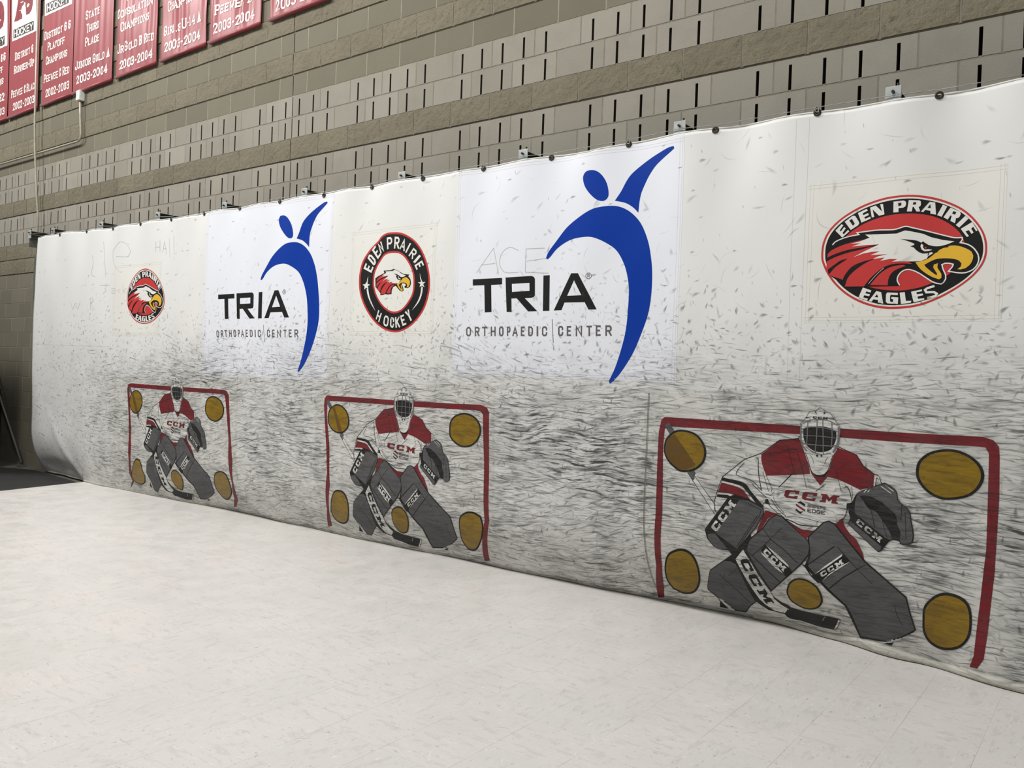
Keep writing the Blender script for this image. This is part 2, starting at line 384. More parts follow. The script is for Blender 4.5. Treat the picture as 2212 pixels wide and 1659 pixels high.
# ------------------------------------------------------------------ flat print on a curved cloth
def smooth(P, closed=True, corner=52):
    P = [Vector(p) for p in P]; n = len(P); out = []
    def isc(i):
        if not closed and i in (0, n-1): return True
        a = P[i]-P[i-1]; b = P[(i+1) % n]-P[i]
        if a.length < 1e-9 or b.length < 1e-9: return True
        return math.degrees(a.angle(b)) > corner
    for i in range(n if closed else n-1):
        p1, p2 = P[i], P[(i+1) % n]
        p0 = P[i-1] if not isc(i) else p1-(p2-p1)
        p3 = P[(i+2) % n] if not isc((i+1) % n) else p2+(p2-p1)
        L = (p2-p1).length; k = max(1, min(6, int(L/0.012)))
        for j in range(k):
            t = j/k
            out.append(.5*((2*p1)+(-p0+p2)*t+(2*p0-5*p1+4*p2-p3)*t*t+(-p0+3*p1-3*p2+p3)*t**3))
    if not closed: out.append(P[-1])
    return out
def split(P, h, closed=True):
    out = []; n = len(P)
    for i in range(n if closed else n-1):
        a, b = Vector(P[i]), Vector(P[(i+1) % n]); k = max(1, math.ceil((b-a).length/h))
        for j in range(k): out.append(a+(b-a)*(j/k))
    if not closed: out.append(Vector(P[-1]))
    return out
EPS = 0.0006
class Decal:
    def __init__(s, place=on_tarp, h=.03): s.v = []; s.f = []; s.m = []; s.mats = []; s.place = place; s.h = h; s.j = 0
    def mi(s, m):
        if m not in s.mats: s.mats.append(m)
        return s.mats.index(m)
    def poly(s, P, m, layer):
        P = [Vector(p) for p in P]; Q = []
        for p in P:
            if not Q or (p-Q[-1]).length > 2e-4: Q.append(p)
        if (Q[0]-Q[-1]).length < 2e-4: Q.pop()
        if len(Q) < 3: return
        E = split(Q, s.h); n = len(E)
        xs = [p.x for p in E]; zs = [p.y for p in E]
        pts = list(E); h = s.h
        if max(xs)-min(xs) > h and max(zs)-min(zs) > h:
            for i in range(int(math.floor(min(xs)/h)), int(math.ceil(max(xs)/h))+1):
                for j in range(int(math.floor(min(zs)/h)), int(math.ceil(max(zs)/h))+1):
                    x, z = i*h, j*h
                    if min(xs) < x < max(xs) and min(zs) < z < max(zs): pts.append(Vector((x, z)))
        r = delaunay_2d_cdt(pts, [], [list(range(n))], 1, 1e-6)
        mi = s.mi(m); b = len(s.v); lift = layer*EPS
        s.v += [s.place(p[0], p[1], lift) for p in r[0]]
        for f in r[2]:
            A = r[0][f[0]]; B = r[0][f[1]]; C = r[0][f[2]]
            ar = (B[0]-A[0])*(C[1]-A[1])-(B[1]-A[1])*(C[0]-A[0])
            f = list(f) if ar > 0 else list(reversed(f))
            s.f.append([b+i for i in f]); s.m.append(mi)
    def line(s, P, w, m, layer):
        s.j += 1; lift = layer*EPS+(s.j % 5)*EPS*.12
        s.quads(strip(split(P, s.h, False), w), m, lift)
    def quads(s, Q, m, lift):
        mi = s.mi(m)
        for q in Q:
            b = len(s.v); s.v += [s.place(p[0], p[1], lift) for p in q]
            ar = sum(q[i][0]*q[(i+1) % 4][1]-q[(i+1) % 4][0]*q[i][1] for i in range(4))
            s.f.append([b, b+1, b+2, b+3] if ar > 0 else [b+3, b+2, b+1, b]); s.m.append(mi)
    def text(s, txt, q, m, layer, **kw):
        for kind, d in word(txt, *q, **kw):
            if kind == 'poly': s.poly(d, m, layer)
            else:
                s.j += 1; s.quads(d, m, layer*EPS+(s.j % 5)*EPS*.12)
    def art(s, mat, layer, kind, pts):
        if kind == 'P': s.poly(pts, mat, layer)
        elif kind == 'C': s.poly(smooth(pts), mat, layer)
        elif kind[0] == 's': s.line(pts, int(kind[1:])/1000, mat, layer)
        elif kind[0] == 'S': s.line(smooth(pts, False), int(kind[1:])/1000, mat, layer)
        elif kind[0] == 'O' : 
            c = Vector(pts[0]); r = int(kind[1:])/1000; s.poly([c+Vector((math.cos(a*math.pi/8), math.sin(a*math.pi/8)))*r for a in range(16)], mat, layer)
        elif kind[0] in 'Ww': s.text(kind[1:], pts, mat, layer, thick=.17)
    def build(s, name, parent, table=None):
        me = bpy.data.meshes.new(name); me.from_pydata(s.v, [], s.f)
        for m in s.mats: me.materials.append((table or MAT)[m])
        me.polygons.foreach_set('material_index', s.m); me.polygons.foreach_set('use_smooth', [True]*len(s.f)); me.update()
        return put(bpy.data.objects.new(name, me), parent)

ART = """oval_big|rings|R1|C|5115,2141 5119,2212 5148,2282 5213,2348 5307,2401 5405,2430 5485,2438 5562,2435 5638,2420 5712,2393 5787,2349 5843,2294 5885,2229 5905,2167 5906,2103 5889,2052 5855,2005 5803,1959 5732,1912 5658,1877 5583,1856 5489,1849 5409,1858 5327,1886 5250,1932 5189,1991 5148,2050 5123,2105
oval_small|rings|R1|C|-2256,2110 -2254,2179 -2233,2249 -2188,2321 -2123,2382 -2046,2420 -1975,2434 -1903,2435 -1835,2420 -1769,2393 -1696,2348 -1631,2292 -1574,2224 -1540,2159 -1524,2093 -1531,2041 -1556,1996 -1600,1951 -1664,1907 -1735,1874 -1812,1854 -1907,1847 -1987,1854 -2066,1878 -2137,1919 -2191,1972 -2227,2026 -2249,2076
oval_big|rings|c2|C|5126,2142 5130,2210 5158,2277 5221,2341 5313,2391 5408,2419 5486,2427 5562,2424 5635,2409 5708,2383 5781,2341 5836,2288 5877,2226 5896,2166 5897,2104 5880,2055 5847,2010 5796,1965 5727,1921 5655,1887 5581,1867 5490,1861 5412,1869 5332,1896 5258,1940 5198,1997 5159,2054 5134,2107
oval_small|rings|c2|C|-2246,2111 -2245,2178 -2225,2245 -2181,2314 -2116,2373 -2041,2409 -1971,2422 -1902,2423 -1835,2409 -1770,2384 -1700,2340 -1637,2286 -1581,2221 -1548,2158 -1534,2095 -1540,2045 -1564,2001 -1607,1958 -1670,1915 -1739,1884 -1814,1865 -1907,1858 -1984,1865 -2061,1888 -2130,1927 -2183,1978 -2217,2030 -2239,2079
oval_big|rings|k3|C|5136,2142 5139,2208 5167,2273 5228,2334 5318,2384 5411,2410 5487,2418 5561,2416 5633,2401 5704,2376 5775,2335 5829,2284 5869,2223 5888,2165 5889,2105 5872,2058 5840,2014 5791,1971 5722,1928 5652,1895 5580,1876 5491,1869 5415,1878 5337,1904 5264,1947 5206,2002 5167,2058 5143,2108
oval_small|rings|k3|C|-2238,2113 -2237,2177 -2218,2242 -2175,2308 -2110,2366 -2036,2400 -1968,2413 -1901,2414 -1836,2401 -1772,2376 -1703,2334 -1641,2281 -1588,2218 -1555,2158 -1541,2096 -1548,2048 -1572,2005 -1614,1963 -1675,1922 -1743,1891 -1816,1873 -1906,1867 -1982,1874 -2057,1896 -2124,1934 -2175,1984 -2209,2034 -2231,2081
oval_big|rings|R4|C|5236,2241 5266,2269 5327,2305 5392,2327 5465,2340 5558,2339 5642,2323 5702,2296 5755,2257 5789,2217 5807,2175 5809,2121 5788,2070 5750,2023 5710,1996 5670,1977 5617,1958 5552,1946 5494,1945 5422,1954 5365,1970 5323,1991 5254,2037 5210,2105 5203,2172 5217,2220
oval_small|rings|R4|C|-2159,2217 -2137,2247 -2090,2287 -2037,2315 -1975,2333 -1891,2336 -1816,2322 -1759,2294 -1703,2254 -1661,2213 -1634,2169 -1620,2115 -1631,2063 -1661,2016 -1696,1990 -1734,1972 -1785,1954 -1850,1942 -1908,1940 -1977,1948 -2031,1961 -2070,1979 -2132,2020 -2173,2083 -2182,2147 -2172,2195
oval_big|eagle_head|k5|P|5174,2206 5184,2218 5217,2233 5258,2244 5306,2250 5295,2261 5395,2266 5481,2262 5533,2274 5568,2265 5645,2240 5720,2214 5764,2200 5796,2199 5798,2188 5789,2174 5824,2162 5852,2139 5870,2109 5874,2089 5869,2061 5851,2036 5819,2022 5786,2023 5742,2033 5759,2055 5762,2067 5744,2073 5726,2074 5711,2068 5717,2045 5730,2015 5731,1995 5722,1977 5711,1970 5692,1974 5666,1986 5611,2027 5576,2046 5549,2051 5526,2042 5509,2021 5505,1996 5517,1971 5513,1967 5365,1970 5257,1969 5170,2034 5142,2109 5143,2175
oval_small|eagle_head|k5|P|-2208,2177 -2200,2190 -2174,2208 -2140,2221 -2101,2231 -2111,2242 -2026,2254 -1948,2255 -1904,2269 -1872,2261 -1800,2237 -1726,2210 -1680,2196 -1650,2194 -1645,2183 -1651,2169 -1615,2156 -1584,2132 -1560,2101 -1552,2080 -1552,2052 -1565,2027 -1594,2014 -1625,2016 -1670,2027 -1656,2049 -1656,2061 -1675,2068 -1693,2069 -1706,2062 -1696,2039 -1679,2009 -1676,1989 -1682,1971 -1692,1964 -1711,1969 -1739,1981 -1800,2022 -1837,2041 -1864,2046 -1885,2037 -1899,2016 -1901,1991 -1888,1966 -1891,1962 -2031,1961 -2129,1955 -2207,2011 -2232,2081 -2232,2145
oval_big|eagle_head|w7|S6|5172,2203 5184,2218 5217,2233 5258,2244 5306,2250 5295,2261 5395,2266 5481,2262 5533,2274 5568,2265 5645,2240 5720,2214 5764,2200 5796,2199 5798,2188 5789,2174 5824,2162 5852,2139 5870,2109 5874,2089 5869,2061 5851,2036 5819,2022 5786,2023 5742,2033 5759,2055 5762,2067 5744,2073 5726,2074 5711,2068 5717,2045 5730,2015 5731,1995 5722,1977 5711,1970 5692,1974 5666,1986 5611,2027 5576,2046 5549,2051 5526,2042 5509,2021 5505,1996 5518,1971
oval_small|eagle_head|w7|S6|-2209,2174 -2200,2190 -2174,2208 -2140,2221 -2101,2231 -2111,2242 -2026,2254 -1948,2255 -1904,2269 -1872,2261 -1800,2237 -1726,2210 -1680,2196 -1650,2194 -1645,2183 -1651,2169 -1615,2156 -1584,2132 -1560,2101 -1552,2080 -1552,2052 -1565,2027 -1594,2014 -1625,2016 -1670,2027 -1656,2049 -1656,2061 -1675,2068 -1693,2069 -1706,2062 -1696,2039 -1679,2009 -1676,1989 -1682,1971 -1692,1964 -1711,1969 -1739,1981 -1800,2022 -1837,2041 -1864,2046 -1885,2037 -1899,2016 -1901,1991 -1886,1966
oval_big|eagle_head|R6|C|5147,2135 5149,2156 5165,2172 5218,2197 5281,2213 5338,2222 5367,2229 5413,2201 5406,2190 5373,2186 5311,2179 5249,2171 5187,2153
oval_small|eagle_head|R6|C|-2228,2107 -2227,2128 -2214,2144 -2170,2172 -2118,2192 -2069,2206 -2045,2215 -2002,2190 -2007,2179 -2035,2173 -2089,2161 -2142,2149 -2195,2127
round|eagle_head|R6|C|1620,2149 1621,2163 1628,2173 1657,2191 1689,2203 1720,2212 1735,2217 1760,2200 1756,2192 1739,2189 1706,2182 1673,2175 1641,2162
oval_big|eagle_head|R6|C|5146,2115 5187,2135 5249,2155 5316,2168 5390,2179 5456,2134 5500,2108 5547,2095 5573,2079 5521,2084 5477,2082 5438,2069 5403,2043 5371,2012 5342,1972 5244,1975 5235,2009 5161,2041 5146,2077
oval_small|eagle_head|R6|C|-2229,2087 -2193,2110 -2141,2134 -2084,2151 -2020,2167 -1958,2126 -1916,2102 -1871,2090 -1844,2074 -1895,2078 -1934,2075 -1969,2061 -1999,2034 -2026,2002 -2052,1962 -2141,1959 -2149,1992 -2215,2018 -2228,2051
round|eagle_head|R6|C|1620,2136 1641,2150 1674,2165 1708,2175 1747,2185 1783,2156 1806,2140 1832,2131 1846,2120 1817,2124 1794,2122 1773,2113 1755,2096 1739,2075 1724,2049 1674,2048 1669,2070 1630,2088 1621,2111
oval_big|eagle_head|R6|C|5372,1978 5396,2009 5427,2042 5466,2066 5501,2074 5533,2076 5543,2070 5502,2055 5475,2035 5462,2006 5460,1973
oval_small|eagle_head|R6|C|-2024,1969 -2004,2000 -1977,2034 -1943,2058 -1911,2068 -1882,2070 -1872,2065 -1909,2049 -1933,2029 -1943,2000 -1942,1967
round|eagle_head|R6|C|1740,2053 1751,2074 1768,2096 1788,2111 1807,2117 1824,2118 1830,2115 1807,2105 1793,2092 1786,2073 1786,2051
oval_big|eagle_head|k7|C|5157,2046 5153,2070 5181,2091 5217,2116 5253,2124 5218,2101 5189,2080 5165,2050
oval_small|eagle_head|k7|C|-2219,2022 -2222,2045 -2198,2067 -2166,2094 -2136,2104 -2165,2079 -2190,2057 -2211,2026
round|eagle_head|k7|C|1628,2091 1625,2107 1639,2121 1658,2139 1676,2145 1658,2129 1644,2114 1632,2094
oval_big|eagle_head|k7|C|5382,2114 5335,2105 5286,2086 5254,2055 5232,2009 5244,1974 5255,2015 5275,2043 5311,2074 5352,2100 5385,2113
oval_small|eagle_head|k7|C|-2022,2103 -2063,2091 -2105,2069 -2133,2037 -2151,1992 -2142,1958 -2131,1999 -2113,2027 -2082,2059 -2048,2087 -2019,2101
round|eagle_head|k7|C|1743,2142 1719,2135 1694,2121 1677,2100 1667,2070 1674,2048 1679,2075 1689,2093 1707,2114 1728,2132 1745,2141
oval_big|eagle_head|w7|S2|5364,1985 5403,2032 5438,2065
oval_small|eagle_head|w7|S2|-2032,1976 -1998,2023 -1968,2057
oval_big|eagle_head|c8|P|5338,2247 5395,2244 5494,2240 5509,2245 5534,2253 5561,2247 5619,2230 5657,2210 5706,2194 5736,2187 5763,2182 5736,2171 5714,2164 5692,2158 5678,2142 5670,2129 5646,2114 5640,2102 5615,2092 5586,2091 5561,2092 5512,2095 5477,2095 5502,2107 5469,2110 5419,2103 5441,2119 5382,2115 5408,2127 5454,2136 5369,2136 5414,2153 5374,2153 5333,2147 5283,2131 5339,2159 5410,2190 5348,2191 5273,2188 5318,2203 5267,2204 5314,2213 5361,2229
oval_small|eagle_head|c8|P|-2073,2230 -2022,2231 -1935,2233 -1922,2239 -1901,2248 -1876,2243 -1822,2226 -1784,2206 -1735,2189 -1705,2183 -1677,2177 -1701,2166 -1720,2159 -1741,2153 -1752,2138 -1757,2124 -1779,2110 -1782,2097 -1805,2087 -1833,2086 -1857,2086 -1903,2088 -1936,2088 -1914,2101 -1944,2103 -1988,2093 -1970,2111 -2022,2103 -2000,2116 -1960,2127 -2035,2124 -1997,2142 -2031,2141 -2067,2132 -2109,2113 -2063,2144 -2004,2179 -2058,2176 -2123,2168 -2085,2186 -2130,2183 -2090,2196 -2051,2215
round|eagle_head|c8|P|1720,2228 1751,2227 1804,2226 1812,2230 1826,2235 1841,2231 1873,2219 1894,2206 1921,2194 1938,2189 1953,2185 1938,2178 1925,2174 1913,2170 1905,2160 1900,2152 1886,2142 1883,2134 1869,2128 1853,2128 1839,2128 1813,2131 1794,2131 1807,2139 1789,2141 1763,2135 1775,2146 1743,2142 1757,2150 1781,2157 1736,2156 1760,2168 1739,2167 1718,2162 1692,2150 1721,2170 1758,2192 1725,2191 1686,2187 1709,2198 1682,2198 1707,2205 1732,2217
oval_big|eagle_head|k9|C|5512,2210 5551,2205 5591,2197 5612,2185 5620,2192 5630,2183 5647,2171 5669,2164 5697,2162 5735,2170 5737,2155 5700,2149 5686,2131 5670,2129 5662,2134 5649,2132 5641,2129 5620,2129 5602,2138 5588,2150 5578,2163 5562,2169 5580,2176 5580,2182 5565,2190 5537,2202
oval_small|eagle_head|k9|C|-1915,2204 -1880,2200 -1843,2192 -1822,2180 -1816,2188 -1805,2179 -1786,2167 -1765,2160 -1737,2158 -1702,2165 -1697,2150 -1732,2145 -1742,2126 -1757,2124 -1766,2130 -1779,2127 -1785,2125 -1806,2125 -1824,2133 -1839,2145 -1850,2158 -1866,2164 -1850,2171 -1850,2178 -1865,2186 -1892,2197
round|eagle_head|k9|C|1813,2207 1835,2203 1857,2198 1869,2189 1873,2194 1878,2188 1888,2180 1900,2175 1916,2173 1937,2178 1938,2168 1917,2165 1909,2153 1900,2152 1895,2155 1888,2154 1884,2153 1872,2153 1862,2159 1855,2166 1849,2175 1841,2180 1850,2184 1851,2188 1843,2194 1827,2202
oval_big|eagle_head|c10|C|5612,2180 5622,2172 5621,2160 5629,2149 5648,2150 5665,2145 5648,2141 5629,2140 5615,2150 5609,2166
oval_small|eagle_head|c10|C|-1821,2176 -1810,2168 -1810,2156 -1800,2145 -1782,2146 -1765,2141 -1780,2136 -1799,2135 -1814,2146 -1822,2161
round|eagle_head|c10|C|1869,2187 1874,2181 1873,2173 1877,2166 1888,2166 1897,2163 1888,2160 1877,2159 1870,2167 1867,2177
oval_big|eagle_head|R11|O5|5633,2158
oval_small|eagle_head|R11|O5|-1797,2153
round|eagle_head|R11|O3|1880,2171
oval_big|eagle_head|k9|s4|5645,2118 5649,2133
oval_small|eagle_head|k9|s4|-1780,2114 -1778,2129
round|eagle_head|k9|s2|1886,2145 1889,2155
oval_big|beak|y8|C|5700,2145 5719,2154 5748,2162 5781,2158 5814,2144 5840,2126 5849,2107 5847,2083 5835,2059 5818,2044 5796,2039 5782,2041 5796,2053 5799,2069 5787,2084 5761,2094 5724,2099 5687,2098 5658,2087 5630,2071 5640,2057 5668,2031 5690,2014 5690,2025 5672,2055 5674,2070 5692,2076 5691,2054 5711,2020 5711,2000 5701,1994 5672,2006 5638,2028 5610,2054 5588,2087 5624,2093 5650,2104 5672,2122 5686,2136
oval_small|beak|y8|C|-1730,2140 -1715,2149 -1688,2157 -1655,2153 -1621,2137 -1592,2118 -1579,2099 -1577,2074 -1584,2051 -1598,2036 -1618,2032 -1632,2035 -1621,2046 -1621,2062 -1634,2077 -1661,2088 -1698,2093 -1735,2093 -1762,2082 -1787,2066 -1775,2052 -1744,2026 -1719,2008 -1720,2020 -1743,2050 -1744,2065 -1726,2071 -1724,2049 -1699,2015 -1696,1994 -1705,1989 -1735,2001 -1774,2023 -1805,2050 -1831,2082 -1797,2089 -1773,2100 -1754,2117 -1743,2131
round|beak|y8|C|1917,2162 1928,2167 1944,2172 1963,2169 1981,2158 1995,2145 2001,2132 1999,2116 1992,2101 1982,2092 1970,2090 1962,2092 1970,2099 1971,2109 1965,2119 1951,2127 1930,2131 1909,2131 1893,2125 1877,2114 1883,2105 1898,2087 1910,2076 1910,2083 1901,2103 1901,2113 1912,2116 1911,2102 1922,2080 1922,2066 1916,2063 1901,2071 1881,2086 1866,2104 1854,2125 1874,2129 1889,2136 1901,2147 1909,2156
oval_big|lettering_a|c6|P|5184,2280 5214,2313 5224,2306 5206,2280 5212,2273 5228,2296 5237,2289 5221,2265 5228,2257 5249,2280 5256,2271 5221,2240
oval_small|lettering_a|c6|P|-2204,2250 -2184,2286 -2175,2280 -2187,2253 -2181,2247 -2171,2270 -2163,2264 -2173,2239 -2167,2232 -2152,2256 -2145,2248 -2171,2215
oval_big|lettering_a|c6|P|5230,2325 5267,2352 5276,2354 5284,2350 5303,2318 5305,2309 5299,2300 5263,2278
oval_small|lettering_a|c6|P|-2173,2299 -2146,2330 -2140,2333 -2133,2329 -2113,2299 -2109,2290 -2113,2281 -2141,2255
oval_big|lettering_a|k7|P|5253,2330 5267,2337 5282,2310 5273,2300
oval_small|lettering_a|k7|P|-2155,2306 -2145,2314 -2129,2289 -2135,2278
oval_big|lettering_a|c6|P|5296,2366 5339,2384 5347,2375 5320,2362 5324,2352 5348,2361 5352,2350 5329,2341 5334,2331 5360,2341 5362,2330 5316,2313
oval_small|lettering_a|c6|P|-2126,2346 -2093,2368 -2085,2359 -2105,2344 -2100,2334 -2081,2345 -2076,2335 -2095,2324 -2088,2314 -2068,2326 -2064,2316 -2101,2295
oval_big|lettering_a|c6|P|5357,2389 5385,2397 5418,2362 5407,2401 5421,2402 5431,2346 5404,2341 5370,2378 5380,2338 5368,2335
oval_small|lettering_a|c6|P|-2079,2374 -2057,2385 -2021,2352 -2038,2391 -2026,2393 -2006,2336 -2029,2329 -2066,2365 -2050,2324 -2060,2321
oval_big|lettering_b|c6|P|5473,2408 5522,2409 5532,2402 5534,2390 5531,2378 5521,2372 5498,2371 5499,2351 5474,2351
oval_small|lettering_b|c6|P|-1980,2403 -1935,2406 -1924,2399 -1920,2387 -1921,2374 -1929,2368 -1949,2366 -1945,2346 -1968,2344
oval_big|lettering_b|k7|P|5496,2398 5511,2399 5511,2385 5497,2381
oval_small|lettering_b|k7|P|-1956,2394 -1942,2395 -1940,2381 -1952,2376
oval_big|lettering_b|c6|P|5546,2409 5595,2403 5602,2397 5603,2380 5600,2372 5593,2370 5601,2346 5584,2347 5570,2372 5565,2372 5562,2349 5539,2351
oval_small|lettering_b|c6|P|-1913,2406 -1869,2403 -1862,2397 -1858,2379 -1860,2370 -1865,2369 -1855,2344 -1869,2344 -1886,2370 -1890,2370 -1889,2346 -1910,2348
oval_big|lettering_b|k7|P|5568,2396 5581,2395 5580,2383 5565,2384
oval_small|lettering_b|k7|P|-1891,2395 -1879,2394 -1879,2381 -1892,2382
oval_big|lettering_b|c6|P|5643,2392 5668,2386 5674,2324 5648,2331 5648,2345 5624,2352 5615,2341 5604,2345
oval_small|lettering_b|c6|P|-1826,2392 -1804,2386 -1788,2322 -1812,2329 -1814,2344 -1835,2350 -1842,2339 -1852,2343
oval_big|lettering_b|k7|P|5646,2379 5649,2359 5634,2362
oval_small|lettering_b|k7|P|-1821,2378 -1816,2358 -1829,2361
oval_big|lettering_b|c6|P|5703,2372 5723,2362 5700,2311 5679,2321
oval_small|lettering_b|c6|P|-1772,2373 -1753,2362 -1763,2309 -1784,2320
oval_big|lettering_b|c6|P|5738,2355 5781,2330 5785,2318 5780,2304 5773,2299 5765,2299 5761,2274 5740,2287 5745,2312 5739,2315 5728,2295 5708,2308
oval_small|lettering_b|c6|P|-1739,2355 -1697,2329 -1690,2317 -1691,2302 -1696,2297 -1703,2297 -1701,2271 -1723,2285 -1724,2311 -1730,2314 -1735,2293 -1756,2306
oval_big|lettering_b|k7|P|5752,2336 5765,2329 5759,2317 5746,2324
oval_small|lettering_b|k7|P|-1723,2335 -1710,2328 -1713,2316 -1725,2323
oval_big|lettering_b|c6|P|5806,2307 5821,2292 5781,2250 5765,2265
oval_small|lettering_b|c6|P|-1669,2305 -1651,2289 -1676,2247 -1695,2262
oval_big|lettering_b|c6|P|5837,2273 5863,2230 5857,2225 5843,2249 5834,2240 5846,2220 5837,2214 5824,2234 5810,2228 5826,2204 5817,2200 5788,2243
oval_small|lettering_b|c6|P|-1631,2269 -1595,2224 -1599,2220 -1619,2245 -1625,2236 -1608,2215 -1615,2209 -1633,2230 -1644,2223 -1623,2199 -1631,2195 -1668,2240
oval_big|lettering_c|c6|P|5337,1966 5380,1949 5376,1938 5355,1945 5350,1935 5374,1929 5370,1919 5345,1925 5341,1913 5364,1906 5361,1896 5316,1913
oval_small|lettering_c|c6|P|-2057,1956 -2016,1941 -2020,1930 -2040,1936 -2044,1927 -2022,1922 -2025,1912 -2048,1917 -2053,1905 -2031,1899 -2034,1889 -2076,1904
oval_big|lettering_c|c6|P|5405,1945 5429,1938 5441,1878 5414,1885 5415,1898 5392,1902 5383,1890 5368,1893
oval_small|lettering_c|c6|P|-1993,1938 -1970,1932 -1956,1874 -1983,1880 -1983,1893 -2005,1896 -2013,1884 -2027,1887
oval_big|lettering_c|k7|P|5409,1928 5415,1911 5397,1914
oval_small|lettering_c|k7|P|-1988,1922 -1982,1906 -1999,1908
oval_big|lettering_c|c6|P|5459,1936 5510,1932 5510,1920 5475,1923 5473,1913 5474,1890 5478,1886 5488,1886 5489,1899 5479,1902 5480,1912 5513,1908 5512,1874 5494,1876 5461,1879 5453,1888 5453,1927
oval_small|lettering_c|c6|P|-1941,1930 -1891,1928 -1891,1917 -1925,1918 -1926,1909 -1924,1886 -1920,1883 -1911,1883 -1910,1896 -1920,1898 -1920,1907 -1886,1905 -1885,1871 -1904,1873 -1936,1876 -1945,1884 -1947,1922
oval_big|lettering_c|c6|P|5519,1933 5543,1935 5550,1889 5576,1889 5574,1879 5527,1874
oval_small|lettering_c|c6|P|-1882,1929 -1858,1931 -1848,1886 -1821,1886 -1822,1876 -1870,1872
oval_big|lettering_c|c6|P|5573,1936 5623,1946 5625,1937 5598,1932 5601,1922 5628,1925 5630,1916 5604,1910 5607,1898 5636,1901 5636,1892 5587,1881
oval_small|lettering_c|c6|P|-1828,1932 -1778,1942 -1775,1933 -1802,1928 -1798,1918 -1771,1921 -1768,1912 -1794,1906 -1790,1895 -1760,1898 -1760,1888 -1809,1879
oval_big|lettering_c|c6|S11|5681,1961 5648,1951 5638,1943 5645,1930 5680,1930 5693,1922 5688,1911 5650,1901
oval_small|lettering_c|c6|S11|-1721,1956 -1753,1947 -1763,1939 -1754,1926 -1718,1925 -1705,1917 -1708,1907 -1746,1897
round|rings|R1|C|1403,2138 1403,2226 1432,2324 1498,2402 1568,2454 1616,2483 1647,2512 1712,2534 1808,2533 1885,2522 1951,2498 2036,2448 2111,2371 2167,2280 2202,2186 2213,2094 2197,2003 2157,1917 2094,1847 2010,1786 1919,1750 1840,1742 1739,1761 1642,1805 1553,1876 1475,1965 1423,2055
round|rings|k2|C|1423,2138 1423,2223 1450,2316 1514,2392 1581,2442 1626,2469 1656,2498 1717,2519 1809,2518 1882,2507 1945,2485 2027,2437 2098,2363 2151,2275 2185,2185 2195,2096 2180,2008 2142,1925 2082,1857 2002,1798 1915,1764 1839,1757 1743,1775 1651,1817 1566,1886 1492,1972 1442,2058
round|rings|R3|C|1572,2136 1574,2217 1606,2281 1651,2332 1690,2367 1737,2382 1808,2384 1877,2373 1936,2340 1996,2274 2036,2205 2051,2127 2041,2039 1996,1973 1933,1917 1875,1895 1815,1893 1744,1916 1673,1966 1616,2032 1584,2092
round|rings|c4|C|1590,2136 1592,2212 1622,2272 1664,2320 1699,2353 1743,2367 1809,2369 1873,2359 1928,2328 1984,2266 2021,2201 2035,2127 2026,2045 1984,1983 1926,1930 1872,1909 1815,1908 1750,1929 1683,1976 1630,2038 1601,2095
round|eagle_head|k5|P|1602,2178 1637,2195 1707,2216 1698,2235 1776,2234 1815,2243 1852,2230 1927,2197 1990,2190 1976,2179 2002,2155 2010,2123 2002,2097 1977,2085 1943,2089 1939,2100 1957,2110 1945,2121 1908,2127 1929,2079 1930,2066 1911,2060 1885,2071 1841,2109 1812,2100 1798,2074 1797,2045 1753,2043 1723,2047 1700,2041 1669,2040 1669,2057 1628,2091 1609,2108
round|lettering_a|c4|WE|1550,2225 1574,2269 1450,2265
round|lettering_a|c4|WD|1581,2277 1607,2319 1492,2348
round|lettering_a|c4|WE|1621,2331 1657,2366 1542,2410
round|lettering_a|c4|WN|1652,2372 1693,2396 1611,2452
round|lettering_b|c4|WP|1729,2404 1793,2405 1718,2498
round|lettering_b|c4|WR|1809,2404 1867,2397 1814,2497
round|lettering_b|c4|WA|1872,2397 1928,2373 1896,2478
round|lettering_b|c4|wI|1935,2366 1950,2361 1981,2436
round|lettering_b|c4|WR|1971,2338 2015,2306 2022,2396
round|lettering_b|c4|wI|2024,2287 2043,2274 2085,2339
round|lettering_b|c4|WE|2039,2259 2064,2222 2118,2293
round|lettering_c|c4|WH|1625,1851 1666,1822 1652,1923
round|lettering_c|c4|WO|1712,1802 1768,1782 1725,1883
round|lettering_c|c4|WC|1795,1783 1839,1775 1794,1864
round|lettering_c|c4|WK|1858,1777 1907,1781 1846,1861
round|lettering_c|c4|WE|1933,1791 1974,1803 1899,1870
round|lettering_c|c4|WY|2003,1822 2044,1842 1952,1901
round|star_a|c4|P|1494,2156 1509,2136 1543,2131 1516,2120 1523,2092 1495,2108 1471,2092 1475,2119 1449,2135 1482,2137
round|star_a|c4|P|1514,2202 1510,2172 1511,2139 1501,2139 1501,2172
round|star_a|c4|C|1501,2096 1520,2040 1564,1974 1619,1914 1575,1979 1542,2034 1521,2095
round|star_b|c4|P|2122,2144 2134,2124 2164,2126 2142,2110 2156,2086 2130,2097 2103,2091 2112,2111 2084,2126 2112,2125
round|star_b|c4|P|2100,2197 2110,2165 2128,2133 2118,2131 2106,2155
round|star_b|c4|C|2139,2087 2131,2031 2097,1970 2027,1910 2086,1978 2115,2036 2121,2093
figure_right|figure|b2|C|3545,2749 3548,2779 3570,2800 3618,2802 3664,2784 3704,2745 3731,2698 3744,2648 3743,2614 3722,2593 3689,2592 3649,2610 3600,2653 3562,2702
figure_left|figure|b2|C|313,2745 312,2774 327,2797 373,2799 424,2780 473,2739 509,2690 529,2639 533,2604 516,2583 484,2583 440,2603 383,2648 336,2698
figure_right|figure|b2|C|3792,2585 3831,2640 3869,2710 3907,2755 3978,2804 4052,2842 4140,2874 4173,2880 4195,2880 4200,2866 4174,2849 4120,2817 4067,2778 4026,2727 3997,2673 3974,2618 3964,2561 3960,2494 3921,2531 3867,2564
